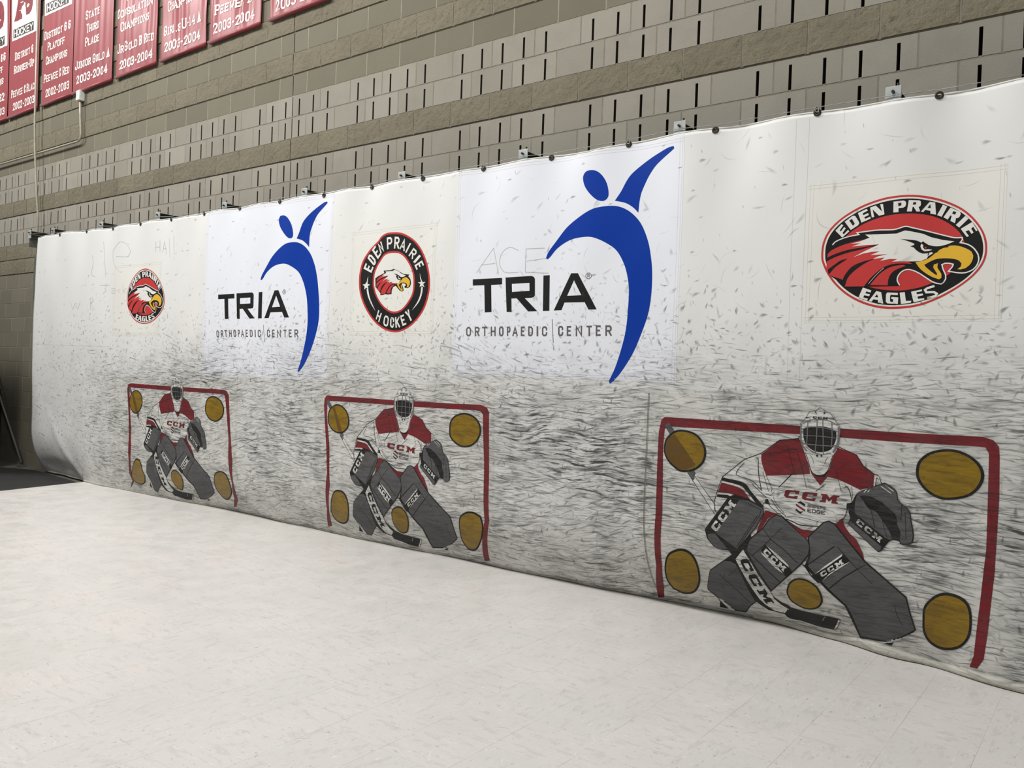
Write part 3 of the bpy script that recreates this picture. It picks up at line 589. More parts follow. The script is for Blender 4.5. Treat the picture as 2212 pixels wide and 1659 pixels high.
figure_left|figure|b2|C|583,2574 615,2628 648,2696 685,2738 752,2786 819,2823 897,2859 928,2867 950,2867 956,2854 932,2836 883,2801 836,2762 800,2711 774,2659 754,2606 749,2551 750,2488 709,2522 655,2554
figure_right|figure|b2|C|3271,2245 3289,2286 3346,2354 3426,2440 3523,2501 3617,2542 3697,2554 3794,2551 3869,2525 3935,2477 3991,2410 4040,2306 4067,2200 4080,2095 4079,1963 4063,1850 4025,1737 3967,1604 3885,1478 3823,1413 3807,1403 3800,1419 3841,1506 3879,1622 3907,1738 3919,1862 3921,2006 3903,2103 3872,2182 3818,2262 3740,2316 3649,2356 3579,2366 3481,2359 3408,2334 3349,2297 3304,2249 3280,2234
figure_left|figure|b2|C|104,2234 123,2274 178,2343 250,2429 334,2493 421,2534 498,2545 589,2540 661,2516 727,2472 788,2410 842,2316 875,2217 896,2116 916,1977 919,1852 891,1732 836,1597 760,1472 699,1409 683,1399 676,1415 713,1500 747,1615 771,1730 778,1858 760,2023 731,2122 694,2196 636,2270 558,2318 470,2353 403,2361 310,2351 240,2325 183,2287 138,2238 114,2224
figure_right|lettering|k2|P|2634,2125 2907,2123 2911,2077 2810,2077 2824,1882 2761,1881 2746,2078 2637,2079
figure_left|lettering|k2|P|-547,2113 -300,2116 -296,2072 -390,2070 -373,1879 -428,1877 -447,2070 -545,2069
figure_right|lettering|k2|P|2939,2124 3161,2126 3182,2118 3190,2103 3195,1992 3185,1979 3168,1975 3112,1974 3219,1882 3144,1881 3044,1975 2999,1974 3004,1880 2961,1880
figure_left|lettering|k2|P|-268,2118 -21,2118 2,2109 11,2095 15,1986 4,1972 -15,1969 -79,1969 44,1877 -38,1876 -159,1971 -208,1970 -199,1877 -244,1878
figure_right|lettering|n3|P|2999,2076 3147,2078 3150,2023 3003,2020
figure_left|lettering|n3|P|-207,2071 -39,2071 -37,2017 -204,2016
figure_right|lettering|k2|P|3257,2125 3308,2126 3320,1882 3266,1882
figure_left|lettering|k2|P|86,2116 140,2118 147,1876 93,1876
figure_right|lettering|k2|P|3482,2130 3536,2128 3688,1885 3626,1885 3596,1934 3440,1935 3419,1884 3356,1883
figure_left|lettering|k2|P|317,2125 371,2126 536,1878 470,1878 435,1929 270,1928 248,1877 184,1876
figure_right|lettering|n3|P|3509,2081 3569,1981 3460,1980
figure_left|lettering|n3|P|344,2077 405,1977 291,1974
figure_right|registered_mark|m2|s4|3640,2105 3637,2095 3626,2087 3611,2089 3601,2096 3597,2107 3600,2118 3610,2125 3625,2125 3636,2116 3640,2105
figure_left|registered_mark|m2|s4|475,2107 472,2096 462,2088 447,2089 436,2096 432,2107 435,2118 444,2126 459,2126 471,2117 475,2107
figure_right|registered_mark|m2|WR|3610,2096 3628,2095 3609,2118
figure_left|registered_mark|m2|WR|445,2096 464,2096 444,2118
figure_right|subtitle_a|m2|WO|2592,1709 2639,1709 2588,1778
figure_left|subtitle_a|m2|WO|-554,1702 -512,1703 -564,1770
figure_right|subtitle_a|m2|WR|2676,1709 2721,1709 2672,1778
figure_left|subtitle_a|m2|WR|-481,1703 -443,1704 -491,1771
figure_right|subtitle_a|m2|WT|2745,1710 2795,1710 2741,1778
figure_left|subtitle_a|m2|WT|-423,1706 -381,1706 -433,1773
figure_right|subtitle_a|m2|WH|2825,1710 2870,1710 2822,1778
figure_left|subtitle_a|m2|WH|-355,1707 -315,1707 -365,1775
figure_right|subtitle_a|m2|WO|2899,1709 2940,1709 2897,1779
figure_left|subtitle_a|m2|WO|-287,1706 -247,1706 -298,1776
figure_right|subtitle_a|m2|WP|2970,1710 3001,1710 2967,1777
figure_left|subtitle_a|m2|WP|-216,1707 -182,1707 -227,1775
figure_right|subtitle_a|m2|WA|3017,1710 3063,1710 3015,1777
figure_left|subtitle_a|m2|WA|-164,1707 -113,1707 -176,1774
figure_right|subtitle_a|m2|WE|3089,1710 3121,1710 3087,1777
figure_left|subtitle_a|m2|WE|-83,1706 -47,1706 -94,1774
figure_right|subtitle_a|m2|WD|3151,1709 3192,1709 3148,1778
figure_left|subtitle_a|m2|WD|-15,1705 27,1705 -25,1773
figure_right|subtitle_a|m2|wI|3222,1709 3236,1709 3219,1778
figure_left|subtitle_a|m2|wI|57,1704 72,1704 49,1773
figure_right|subtitle_a|m2|WC|3267,1709 3311,1709 3264,1777
figure_left|subtitle_a|m2|WC|102,1704 146,1704 95,1772
figure_right|subtitle_b|m2|s5|3346,1824 3363,1664
figure_left|subtitle_b|m2|s5|175,1817 202,1659
figure_right|subtitle_c|m2|WC|3400,1709 3441,1709 3397,1779
figure_left|subtitle_c|m2|WC|236,1703 279,1703 228,1773
figure_right|subtitle_c|m2|WE|3469,1710 3503,1710 3466,1778
figure_left|subtitle_c|m2|WE|308,1703 345,1703 301,1772
figure_right|subtitle_c|m2|WN|3538,1709 3588,1709 3534,1779
figure_left|subtitle_c|m2|WN|381,1702 435,1702 374,1771
figure_right|subtitle_c|m2|WT|3621,1710 3662,1710 3617,1779
figure_left|subtitle_c|m2|WT|469,1703 513,1703 463,1771
figure_right|subtitle_c|m2|WE|3690,1711 3727,1711 3687,1780
figure_left|subtitle_c|m2|WE|543,1703 582,1703 538,1772
figure_right|subtitle_c|m2|WR|3762,1711 3809,1711 3759,1780
figure_left|subtitle_c|m2|WR|620,1703 669,1703 615,1772
goal3|stick|g3|P|4205,1157 4233,1179 4276,1125 4241,1108
goal2|stick|g3|P|1054,1156 1079,1178 1123,1125 1091,1108
goal1|stick|g3|P|-2168,1147 -2145,1170 -2103,1117 -2133,1098
goal3|stick|g3|P|4361,882 4392,891 4416,859 4400,834
goal2|stick|g3|P|1226,890 1256,898 1283,868 1268,844
goal1|stick|g3|P|-2007,873 -1980,882 -1956,851 -1968,826
goal3|stick|g2|P|4241,1108 4276,1125 4418,880 4393,851
goal2|stick|g2|P|1091,1108 1123,1125 1283,887 1260,860
goal1|stick|g2|P|-2133,1098 -2103,1117 -1956,871 -1976,843
goal3|stick|w3|P|4393,851 4418,880 4546,706 4535,655
goal2|stick|w3|P|1260,860 1283,887 1413,727 1407,680
goal1|stick|w3|P|-1976,843 -1956,871 -1820,709 -1823,663
goal3|stick|k4|s3|4389,851 4546,654
goal2|stick|k4|s3|1257,860 1416,680
goal1|stick|k4|s3|-1979,842 -1813,663
goal3|stick|k4|s3|4403,876 4549,706
goal2|stick|k4|s3|1268,883 1416,727
goal1|stick|k4|s3|-1969,867 -1817,709
goal3|jersey|w3|C|4590,880 4719,995 4816,1038 4920,1122 5022,1137 5051,1106 5240,1110 5336,1073 5369,1020 5427,981 5453,966 5425,909 5350,879 5322,817 5297,800 5293,764 5282,730 5252,704 5147,653 5112,632 5066,632 4996,665 4924,703 4840,735 4751,743 4662,668 4555,650 4541,728 4563,805
goal2|jersey|w3|C|1443,886 1555,1000 1648,1045 1752,1129 1855,1144 1883,1114 2070,1112 2170,1071 2207,1017 2267,975 2293,959 2268,905 2197,879 2173,819 2149,804 2145,769 2133,737 2102,712 1992,665 1956,645 1910,649 1840,687 1769,729 1687,760 1600,766 1522,695 1425,676 1407,746 1423,817
goal1|jersey|w3|C|-1795,871 -1668,987 -1568,1031 -1462,1116 -1351,1132 -1321,1102 -1125,1102 -1018,1061 -980,1007 -921,964 -897,947 -920,893 -986,867 -1007,807 -1031,791 -1033,755 -1044,723 -1075,697 -1196,648 -1236,628 -1288,631 -1364,667 -1439,707 -1526,740 -1620,748 -1700,680 -1803,659 -1829,728 -1815,800
goal3|jersey|r4|P|4817,1033 4920,1120 5027,1142 5051,1088 5087,993 5095,948 5024,936 4935,924 4849,913 4828,964 4818,997
goal2|jersey|r4|P|1648,1041 1752,1127 1859,1148 1883,1097 1916,1006 1924,962 1856,953 1771,942 1686,929 1663,976 1651,1006
goal1|jersey|r4|P|-1568,1026 -1462,1114 -1347,1136 -1320,1085 -1284,994 -1276,950 -1346,937 -1435,923 -1526,910 -1552,959 -1565,991
goal3|jersey|r4|P|5231,1107 5336,1073 5369,1020 5427,979 5425,914 5360,889 5315,907 5245,933 5188,941 5207,1027
goal2|jersey|r4|P|2061,1109 2170,1071 2207,1017 2267,973 2268,910 2207,888 2160,908 2081,938 2018,950 2037,1033
goal1|jersey|r4|P|-1134,1100 -1018,1061 -980,1007 -921,962 -920,897 -977,877 -1024,897 -1107,929 -1176,941 -1158,1024
goal3|jersey|r4|P|5087,993 5102,948 5151,889 5200,958 5208,1009 5187,966 5156,940 5125,941
goal2|jersey|r4|P|1916,1006 1930,963 1981,902 2031,966 2038,1016 2016,975 1985,952 1953,955
goal1|jersey|r4|P|-1284,994 -1269,950 -1214,891 -1162,957 -1157,1006 -1178,965 -1211,941 -1245,944
goal3|jersey|k5|C|5103,965 5125,937 5174,938 5193,980 5174,956 5147,947 5120,950
goal2|jersey|k5|C|1932,978 1953,950 2004,949 2023,988 2003,966 1975,959 1948,963
goal1|jersey|k5|C|-1267,966 -1245,939 -1191,939 -1172,979 -1192,956 -1221,949 -1250,952
goal3|jersey|k4|C|4589,877 4718,859 4764,813 4825,752 4845,735 4806,731 4775,770 4724,823 4693,841 4583,859
goal2|jersey|k4|C|1442,883 1561,871 1608,831 1671,776 1692,761 1654,755 1621,792 1568,838 1539,854 1438,867
goal1|jersey|k4|C|-1796,868 -1663,854 -1612,812 -1543,756 -1521,740 -1561,736 -1597,773 -1655,820 -1688,837 -1801,851
goal3|jersey|r4|C|4583,847 4693,827 4734,795 4786,733 4674,773 4644,787 4561,785
goal2|jersey|r4|C|1439,855 1540,840 1580,813 1635,757 1526,791 1497,802 1422,798
goal1|jersey|r4|C|-1799,839 -1686,823 -1641,795 -1582,739 -1701,773 -1734,785 -1815,781
goal3|jersey|k4|C|4559,772 4623,777 4644,770 4624,757 4556,758
goal2|jersey|k4|C|1421,787 1479,792 1498,786 1480,775 1419,774
goal1|jersey|k4|C|-1816,769 -1753,775 -1732,769 -1751,757 -1817,756
goal3|trousers_a|r3|P|4851,715 4924,703 4867,671 4822,588 4802,576 4820,636 4842,692
goal2|trousers_a|r3|P|1699,741 1769,729 1718,699 1680,618 1663,607 1675,665 1692,719
goal1|trousers_a|r3|P|-1514,721 -1439,707 -1494,680 -1532,607 -1550,597 -1539,650 -1521,700
goal3|trousers_b|r5|P|4991,659 5066,634 5125,636 5082,585 5063,594
goal2|trousers_b|r5|P|1836,682 1910,651 1970,649 1928,600 1909,610
goal1|trousers_b|r5|P|-1368,662 -1288,633 -1221,631 -1268,582 -1289,592
goal3|trousers_c|r3|C|5227,681 5278,727 5281,695 5313,649 5346,623 5366,586 5385,548 5389,525 5383,511 5332,561 5282,611
goal2|trousers_c|r3|C|2075,690 2129,734 2130,703 2160,657 2191,632 2209,596 2227,558 2231,534 2225,518 2177,568 2129,619
goal1|trousers_c|r3|C|-1103,675 -1048,720 -1044,688 -1009,643 -975,618 -950,581 -926,544 -919,521 -922,505 -981,554 -1038,604
goal3|trousers_c|k4|C|5332,564 5358,558 5371,543 5374,526 5349,543
goal2|trousers_c|k4|C|2177,572 2201,566 2214,551 2217,535 2192,550
goal1|trousers_c|k4|C|-982,558 -955,552 -939,538 -933,521 -962,537
goal3|jersey|k5|s4|4570,647 4549,674 4541,728 4561,800 4589,880 4719,995 4816,1038 4920,1122 5022,1137 5033,1154
goal2|jersey|k5|s4|1439,673 1418,698 1407,746 1421,812 1442,886 1555,1000 1648,1045 1752,1129 1855,1144 1866,1160
goal1|jersey|k5|s4|-1787,658 -1813,680 -1829,728 -1817,795 -1796,871 -1668,987 -1568,1031 -1462,1116 -1351,1132 -1340,1148
goal3|jersey|k5|s4|5240,1110 5336,1073 5369,1020 5427,979 5448,974
goal2|jersey|k5|s4|2070,1112 2170,1071 2207,1017 2267,973 2288,968
goal1|jersey|k5|s4|-1125,1102 -1018,1061 -980,1007 -921,962 -902,956
goal3|jersey|k5|S3|4720,976 4681,931 4671,905 4692,893 4767,876 4822,829
goal2|jersey|k5|S3|1556,982 1522,937 1515,912 1535,901 1607,890 1664,849
goal1|jersey|k5|S3|-1667,968 -1705,922 -1714,897 -1692,886 -1612,872 -1550,828
goal3|jersey|k5|S4|4788,1011 4800,1007 4805,919 4824,824
goal2|jersey|k5|S4|1621,1019 1633,1016 1642,932 1665,844
goal1|jersey|k5|S4|-1597,1004 -1584,1001 -1574,914 -1548,824
goal3|jersey|k5|P|4997,945 5000,940 4924,853 4921,855
goal2|jersey|k5|P|1830,962 1834,958 1763,874 1760,877
goal1|jersey|k5|P|-1373,945 -1369,941 -1444,853 -1447,855
goal3|jersey|k5|s3|5180,901 5127,854
goal2|jersey|k5|s3|2011,912 1959,869
goal1|jersey|k5|s3|-1181,902 -1236,856
goal3|jersey|k5|s2|4829,931 4866,824
goal2|jersey|k5|s2|1665,944 1708,846
goal1|jersey|k5|s2|-1549,927 -1503,825
goal3|jersey|k5|S2|4849,913 4885,841 4880,821
goal2|jersey|k5|S2|1686,929 1726,862 1722,843
goal1|jersey|k5|S2|-1526,910 -1484,841 -1488,822
goal3|jersey|k5|s2|4963,1099 5010,934
goal2|jersey|k5|s2|1796,1108 1843,952
goal1|jersey|k5|s2|-1414,1095 -1360,935
goal3|jersey|k5|s2|5020,1062 5056,953 5077,867
goal2|jersey|k5|s2|1852,1073 1886,969 1908,885
goal1|jersey|k5|s2|-1352,1059 -1315,955 -1291,869
goal3|jersey|k5|S3|4860,1034 4869,1044 4931,1054 4977,1077 5019,1076
goal2|jersey|k5|S3|1692,1043 1702,1054 1764,1065 1810,1087 1852,1086
goal1|jersey|k5|S3|-1521,1029 -1512,1039 -1446,1050 -1397,1073 -1353,1073
goal3|jersey|k5|s2|5231,984 5262,871
goal2|jersey|k5|s2|2062,989 2107,876
goal1|jersey|k5|s2|-1129,980 -1077,865
goal3|jersey|k5|S4|5281,894 5290,900 5305,878 5320,821
goal2|jersey|k5|S4|2125,897 2133,903 2152,880 2171,824
goal1|jersey|k5|S4|-1059,887 -1051,892 -1031,869 -1010,811
goal3|jersey|k5|s2|5315,902 5324,835
goal2|jersey|k5|s2|2160,903 2174,837
goal1|jersey|k5|s2|-1023,893 -1007,825
goal3|jersey|k5|s3|4767,857 4853,789
goal2|jersey|k5|s3|1608,872 1697,812
goal1|jersey|k5|s3|-1611,854 -1515,791
goal3|jersey|k5|S3|4835,746 4858,775 4874,744 4929,703
goal2|jersey|k5|S3|1681,771 1703,799 1720,769 1774,729
goal1|jersey|k5|S3|-1532,751 -1509,778 -1492,748 -1434,708
goal3|jersey|k5|S2|4900,828 4877,802 4852,811
goal2|jersey|k5|S2|1741,851 1719,825 1695,833
goal1|jersey|k5|S2|-1468,828 -1491,803 -1517,811
goal3|jersey|k5|S3|4882,783 4923,731 4971,695
goal2|jersey|k5|S3|1726,807 1767,757 1815,719
goal1|jersey|k5|S3|-1485,785 -1441,734 -1390,698
goal3|jersey|k5|S2|4894,799 4907,767 4956,716
goal2|jersey|k5|S2|1736,823 1750,792 1800,741
goal1|jersey|k5|S2|-1473,800 -1459,769 -1407,719
goal3|jersey|k5|S3|5254,709 5282,730 5293,764 5303,810
goal2|jersey|k5|S3|2104,716 2133,737 2145,769 2155,813
goal1|jersey|k5|S3|-1073,702 -1044,723 -1033,755 -1026,801
goal3|jersey|k5|P|4848,779 4863,781 4876,751 4849,753
goal2|jersey|k5|P|1693,803 1707,805 1721,777 1695,778
goal1|jersey|k5|P|-1520,781 -1505,783 -1490,755 -1518,757
goal3|jersey|k5|S5|4971,682 5006,672 5045,659 5090,659 5147,664
goal2|jersey|k5|S5|1816,706 1850,694 1888,678 1932,675 1992,676
goal1|jersey|k5|S5|-1390,686 -1353,674 -1312,659 -1263,657 -1197,659
goal3|jersey|k5|S2|4974,698 5061,700 5167,687
goal2|jersey|k5|S2|1817,722 1901,719 2011,699
goal1|jersey|k5|S2|-1388,701 -1298,700 -1175,683
goal3|jersey|k5|S4|4928,708 4986,668 5043,638
goal2|jersey|k5|S4|1774,734 1831,691 1887,657
goal1|jersey|k5|S4|-1435,712 -1374,671 -1313,638
goal3|jersey_lettering|r5|WCCM|4953,801 5245,799 4962,847
goal2|jersey_lettering|r5|WCCM|1794,825 2096,805 1800,869
goal1|jersey_lettering|r5|WCCM|-1412,802 -1086,792 -1404,848
goal3|jersey_lettering|k5|WSNIPERS|5085,762 5182,760 5086,778
goal2|jersey_lettering|k5|WSNIPERS|1923,780 2026,770 1922,796
goal1|jersey_lettering|k5|WSNIPERS|-1275,762 -1161,756 -1275,778
goal3|jersey_lettering|k5|WEDGE|5086,735 5181,733 5086,755
goal2|jersey_lettering|k5|WEDGE|1925,753 2026,744 1924,773
goal1|jersey_lettering|k5|WEDGE|-1272,735 -1160,729 -1273,755
goal3|jersey_lettering|k5|P|5029,780 5046,791 5072,778 5072,763 5046,777
goal2|jersey_lettering|k5|P|1866,802 1882,812 1909,797 1910,782 1883,798
goal1|jersey_lettering|k5|P|-1336,781 -1319,793 -1290,779 -1289,763 -1317,778
goal3|jersey_lettering|r5|P|5022,774 5073,747 5073,735 5022,763
goal2|jersey_lettering|r5|P|1860,797 1911,766 1912,753 1861,785
goal1|jersey_lettering|r5|P|-1342,776 -1288,747 -1286,735 -1342,764
goal3|jersey_lettering|k5|P|5022,746 5047,732 5063,737 5048,720 5021,736
goal2|jersey_lettering|k5|P|1861,768 1886,753 1902,757 1888,740 1861,758
goal1|jersey_lettering|k5|P|-1341,747 -1315,733 -1297,738 -1313,720 -1341,737
goal3|blocker|k6|P|4488,553 4493,564 4548,646 4627,765 4667,786 4748,770 4839,728 4844,695 4800,607 4694,460 4746,516 4746,486 4693,433 4672,422 4632,450 4591,446 4545,457 4504,500
goal2|blocker|k6|P|1370,586 1374,596 1419,673 1483,782 1519,802 1596,790 1686,753 1694,722 1658,637 1571,498 1615,551 1617,522 1571,471 1552,462 1513,490 1475,487 1431,497 1390,536
goal1|blocker|k6|P|-1852,574 -1849,583 -1809,656 -1748,765 -1709,785 -1624,772 -1527,733 -1519,703 -1556,625 -1640,506 -1597,549 -1594,523 -1639,483 -1657,476 -1697,502 -1736,500 -1782,507 -1828,535
goal3|blocker|g7|P|4556,543 4696,757 4749,758 4829,726 4840,713 4838,694 4795,606 4689,467
goal2|blocker|g7|P|1435,577 1547,776 1597,779 1677,752 1688,740 1688,721 1653,637 1566,505
goal1|blocker|g7|P|-1784,571 -1677,759 -1623,761 -1537,732 -1525,720 -1525,702 -1561,625 -1645,512
goal3|blocker|g7|P|4507,529 4551,539 4630,458 4593,449 4548,460 4509,503
goal2|blocker|g7|P|1390,563 1430,574 1511,497 1477,489 1434,500 1394,539
goal1|blocker|g7|P|-1830,557 -1788,568 -1700,508 -1734,502 -1779,509 -1823,537
goal3|blocker|k8|s3|4695,476 4819,682 4826,714 4749,741
goal2|blocker|k8|s3|1570,514 1671,709 1675,740 1599,763
goal1|blocker|k8|s3|-1641,519 -1543,692 -1539,720 -1621,745
goal3|blocker|k8|s3|4685,478 4806,680
goal2|blocker|k8|s3|1560,516 1659,708
goal1|blocker|k8|s3|-1651,522 -1556,690
goal3|blocker|w8|WCCM|4562,548 4678,727 4525,573
goal2|blocker|w8|WCCM|1440,582 1532,748 1403,605
goal1|blocker|w8|WCCM|-1779,576 -1692,732 -1820,593
goal3|right_leg_pad|k5|P|4631,452 4653,427 4600,383 4674,384 4703,424 4728,470 4751,466 4774,521 4770,576 4744,535 4705,477 4671,471
goal2|right_leg_pad|k5|P|1512,492 1534,467 1486,426 1554,424 1580,462 1601,506 1623,501 1641,555 1632,608 1611,569 1580,514 1548,510
goal1|right_leg_pad|k5|P|-1698,504 -1675,482 -1720,451 -1653,443 -1628,474 -1609,511 -1587,505 -1571,551 -1582,599 -1602,566 -1632,519 -1664,517
goal3|right_leg_pad|k5|P|4738,457 4746,496 4759,535 4840,615 4871,668 4916,700 4948,694 5096,580 5109,545 5104,497 5062,438 4997,367 4866,232
goal2|right_leg_pad|k5|P|1611,494 1617,532 1626,568 1695,644 1721,695 1762,726 1793,719 1942,593 1956,555 1952,505 1913,445 1852,380 1723,257
goal1|right_leg_pad|k5|P|-1598,499 -1595,532 -1587,564 -1517,630 -1490,677 -1447,705 -1414,698 -1252,575 -1236,537 -1241,487 -1285,429 -1344,366 -1474,250
goal3|right_leg_pad|g6|P|4746,461 4754,498 4766,531 4844,609 4876,663 4916,695 4946,688 5092,576 5103,544 5097,502 5056,442 4993,373 4871,246 4755,453
goal2|right_leg_pad|g6|P|1618,497 1624,532 1633,565 1700,639 1726,690 1763,721 1791,713 1938,589 1950,555 1946,510 1907,450 1849,387 1730,271 1627,489
goal1|right_leg_pad|g6|P|-1592,502 -1587,532 -1579,560 -1512,625 -1485,672 -1446,700 -1416,693 -1256,571 -1243,537 -1248,493 -1291,433 -1348,374 -1466,264 -1582,493
goal3|right_leg_pad|k5|P|4506,305 4600,383 4647,391 4684,372 4787,165 4714,100 4660,36 4591,32 4558,78 4501,122 4461,164 4466,189 4500,289
goal2|right_leg_pad|k5|P|1399,351 1486,426 1529,432 1563,412 1634,188 1546,122 1478,59 1422,64 1409,116 1374,168 1347,213 1355,239 1393,337
goal1|right_leg_pad|k5|P|-1800,393 -1720,451 -1678,453 -1643,431 -1586,180 -1703,113 -1790,48 -1832,69 -1820,138 -1832,210 -1849,265 -1839,292 -1805,381
goal3|right_leg_pad|g6|P|4510,303 4604,380 4643,384 4680,368 4781,166 4712,107 4659,42 4598,40 4564,85 4507,129 4467,168 4470,190 4504,289
goal2|right_leg_pad|g6|P|1402,349 1489,423 1525,426 1559,408 1628,190 1546,129 1479,65 1430,71 1416,122 1381,174 1353,217 1359,240 1396,336
goal1|right_leg_pad|g6|P|-1797,391 -1717,448 -1681,447 -1647,427 -1592,182 -1700,121 -1787,55 -1823,76 -1813,144 -1825,217 -1843,270 -1835,293 -1802,380
goal3|right_leg_pad|w5|P|4509,120 4544,101 4594,36 4565,27 4547,54
goal2|right_leg_pad|w5|P|1380,166 1404,142 1425,67 1400,63 1394,92
goal1|right_leg_pad|w5|P|-1828,207 -1815,172 -1828,72 -1849,73 -1841,112
goal3|right_leg_pad|k5|P|4502,125 4521,91 4552,40 4498,40 4517,86
goal2|right_leg_pad|k5|P|1375,170 1383,134 1394,78 1352,84 1379,129
goal1|right_leg_pad|k5|P|-1831,213 -1834,167 -1847,94 -1877,112 -1840,162
goal3|right_leg_pad|k7|s3|4561,288 4660,194 4718,120
goal2|right_leg_pad|k7|s2|1449,334 1522,228 1555,143
goal1|right_leg_pad|k7|s3|-1750,375 -1693,246 -1687,136
goal3|right_leg_pad|k7|s2|4682,348 4620,289
goal2|right_leg_pad|k7|s2|1561,388 1501,331
goal1|right_leg_pad|k7|s2|-1645,409 -1702,364
goal3|right_leg_pad|k7|s4|4887,555 4967,504 5041,440
goal2|right_leg_pad|k7|s4|1743,583 1821,525 1892,450
goal1|right_leg_pad|k7|s4|-1465,571 -1381,511 -1306,434
goal3|right_leg_pad|k7|s3|4843,608 4887,555 4777,440 4749,465
goal2|right_leg_pad|k7|s3|1699,637 1743,583 1647,475 1621,501
goal1|right_leg_pad|k7|s3|-1513,623 -1465,571 -1560,478 -1589,505
goal3|right_leg_pad|k7|s5|4781,441 4932,307
goal2|right_leg_pad|k7|s5|1651,475 1790,327
goal1|right_leg_pad|k7|s5|-1557,478 -1403,318
goal3|right_leg_pad|k7|s2|4887,559 4954,634
goal2|right_leg_pad|k7|s2|1743,586 1802,659
goal1|right_leg_pad|k7|s2|-1465,574 -1405,640
goal3|right_leg_pad|k7|P|4830,483 4856,520 4997,403 5007,387 4972,346 4958,359
goal2|right_leg_pad|k7|P|1695,514 1717,549 1852,417 1861,399 1829,362 1817,377
goal1|right_leg_pad|k7|P|-1513,510 -1491,541 -1346,404 -1336,385 -1366,350 -1379,366
goal3|right_leg_pad|w8|P|4865,514 4928,474 4987,422 4989,408 4924,455
goal2|right_leg_pad|w8|P|1726,543 1786,498 1843,438 1845,423 1783,479
goal1|right_leg_pad|w8|P|-1482,534 -1417,488 -1356,425 -1353,410 -1419,470
goal3|right_leg_pad|w8|P|4830,474 4895,434 4959,362 4914,388 4837,461
goal2|right_leg_pad|w8|P|1695,506 1756,460 1817,380 1775,412 1703,492
goal1|right_leg_pad|w8|P|-1512,502 -1445,454 -1379,369 -1423,405 -1504,489
goal3|right_leg_pad|w8|WCCM|4843,472 4958,376 4862,500
goal2|right_leg_pad|w8|WCCM|1707,502 1816,394 1723,530
goal1|right_leg_pad|w8|WCCM|-1499,498 -1381,383 -1484,522
goal3|goalie_stick|k7|P|4666,390 4731,478 4784,341 4856,226 4883,193 4919,171 4966,157 4919,91 4817,94 4751,145 4702,304
goal2|goalie_stick|k7|P|1547,430 1603,514 1654,374 1713,251 1733,212 1762,183 1802,160 1742,98 1647,112 1594,168 1576,341
goal1|goalie_stick|k7|P|-1661,449 -1608,518 -1550,381 -1486,244 -1468,201 -1442,169 -1402,144 -1473,81 -1585,96 -1637,161 -1630,360
goal3|goalie_stick|w8|P|4725,470 4675,403 4785,164 4807,136 4847,106 4864,100 4918,99 4955,136 4916,154 4878,187 4860,236
goal2|goalie_stick|w8|P|1599,506 1555,443 1632,188 1648,157 1679,123 1694,115 1743,107 1787,140 1756,165 1728,207 1718,262
goal1|goalie_stick|w8|P|-1612,511 -1653,459 -1588,180 -1576,145 -1544,107 -1527,99 -1471,90 -1420,124 -1450,150 -1475,195 -1479,255
goal3|goalie_stick|k9|WCCM|4699,402 4819,139 4752,421
goal2|goalie_stick|k9|WCCM|1577,441 1660,159 1625,457
goal1|goalie_stick|k9|WCCM|-1631,455 -1560,147 -1582,464
goal3|goalie_stick|k8|C|4957,151 5068,146 5241,149 5254,143 5238,102 5216,67 5203,68 5116,67 5022,73 4940,67 4916,91
goal2|goalie_stick|k8|C|1792,156 1888,130 2049,118 2061,113 2036,75 2006,42 1992,42 1906,44 1825,62 1754,71 1740,99
goal1|goalie_stick|k8|C|-1413,139 -1313,113 -1120,111 -1107,107 -1142,70 -1182,39 -1198,38 -1297,33 -1385,47 -1463,55 -1476,83
goal3|goalie_stick|w9|P|5242,146 5252,141 5236,105 5216,71 5206,73 5230,114
goal2|goalie_stick|w9|P|2050,115 2058,112 2036,77 2007,46 1997,47 2031,85
goal1|goalie_stick|w9|P|-1120,108 -1110,106 -1142,73 -1181,42 -1192,42 -1147,79
goal3|goalie_stick|w9|s2|5171,148 5150,114
goal2|goalie_stick|w9|s2|1981,119 1953,86
goal1|goalie_stick|w9|s2|-1205,106 -1241,74
goal3|left_leg_pad|k5|P|5092,598 5174,693 5204,703 5236,692 5401,509 5602,357 5618,286 5645,186 5634,171 5580,129 5500,78 5351,58 5311,175 5287,238 5202,310 5078,432 5105,505 5100,546
goal2|left_leg_pad|k5|P|1937,612 2019,704 2051,712 2085,701 2243,517 2457,363 2466,292 2469,190 2453,175 2380,128 2278,73 2139,52 2125,152 2112,213 2040,292 1928,438 1954,513 1947,557
goal1|left_leg_pad|k5|P|-1257,594 -1166,688 -1131,697 -1093,686 -904,504 -692,348 -688,279 -698,181 -717,166 -796,126 -902,79 -1036,63 -1028,149 -1037,204 -1127,277 -1268,420 -1239,495 -1246,540
goal3|left_leg_pad|g6|P|5100,596 5178,688 5202,696 5231,686 5396,502 5596,351 5611,283 5638,186 5577,136 5501,87 5359,71 5323,189 5299,243 5212,321 5096,437 5112,501 5107,548
goal2|left_leg_pad|g6|P|1946,609 2023,699 2050,706 2080,695 2238,510 2451,357 2459,289 2462,190 2380,136 2283,82 2150,65 2140,167 2125,220 2050,305 1946,441 1960,509 1954,558
goal1|left_leg_pad|g6|P|-1248,591 -1161,683 -1132,690 -1098,680 -908,497 -698,343 -695,275 -706,181 -795,133 -895,88 -1021,75 -1010,164 -1020,212 -1114,290 -1248,424 -1232,491 -1238,540
goal3|left_leg_pad|k7|P|5058,441 5090,435 5113,388 5167,357 5151,346 5113,379 5082,423
goal2|left_leg_pad|k7|P|1909,449 1940,439 1961,386 2011,347 1995,336 1961,377 1932,427
goal1|left_leg_pad|k7|P|-1289,433 -1255,421 -1228,369 -1166,330 -1186,319 -1228,360 -1263,410
goal3|left_leg_pad|k7|s5|5090,437 5238,568
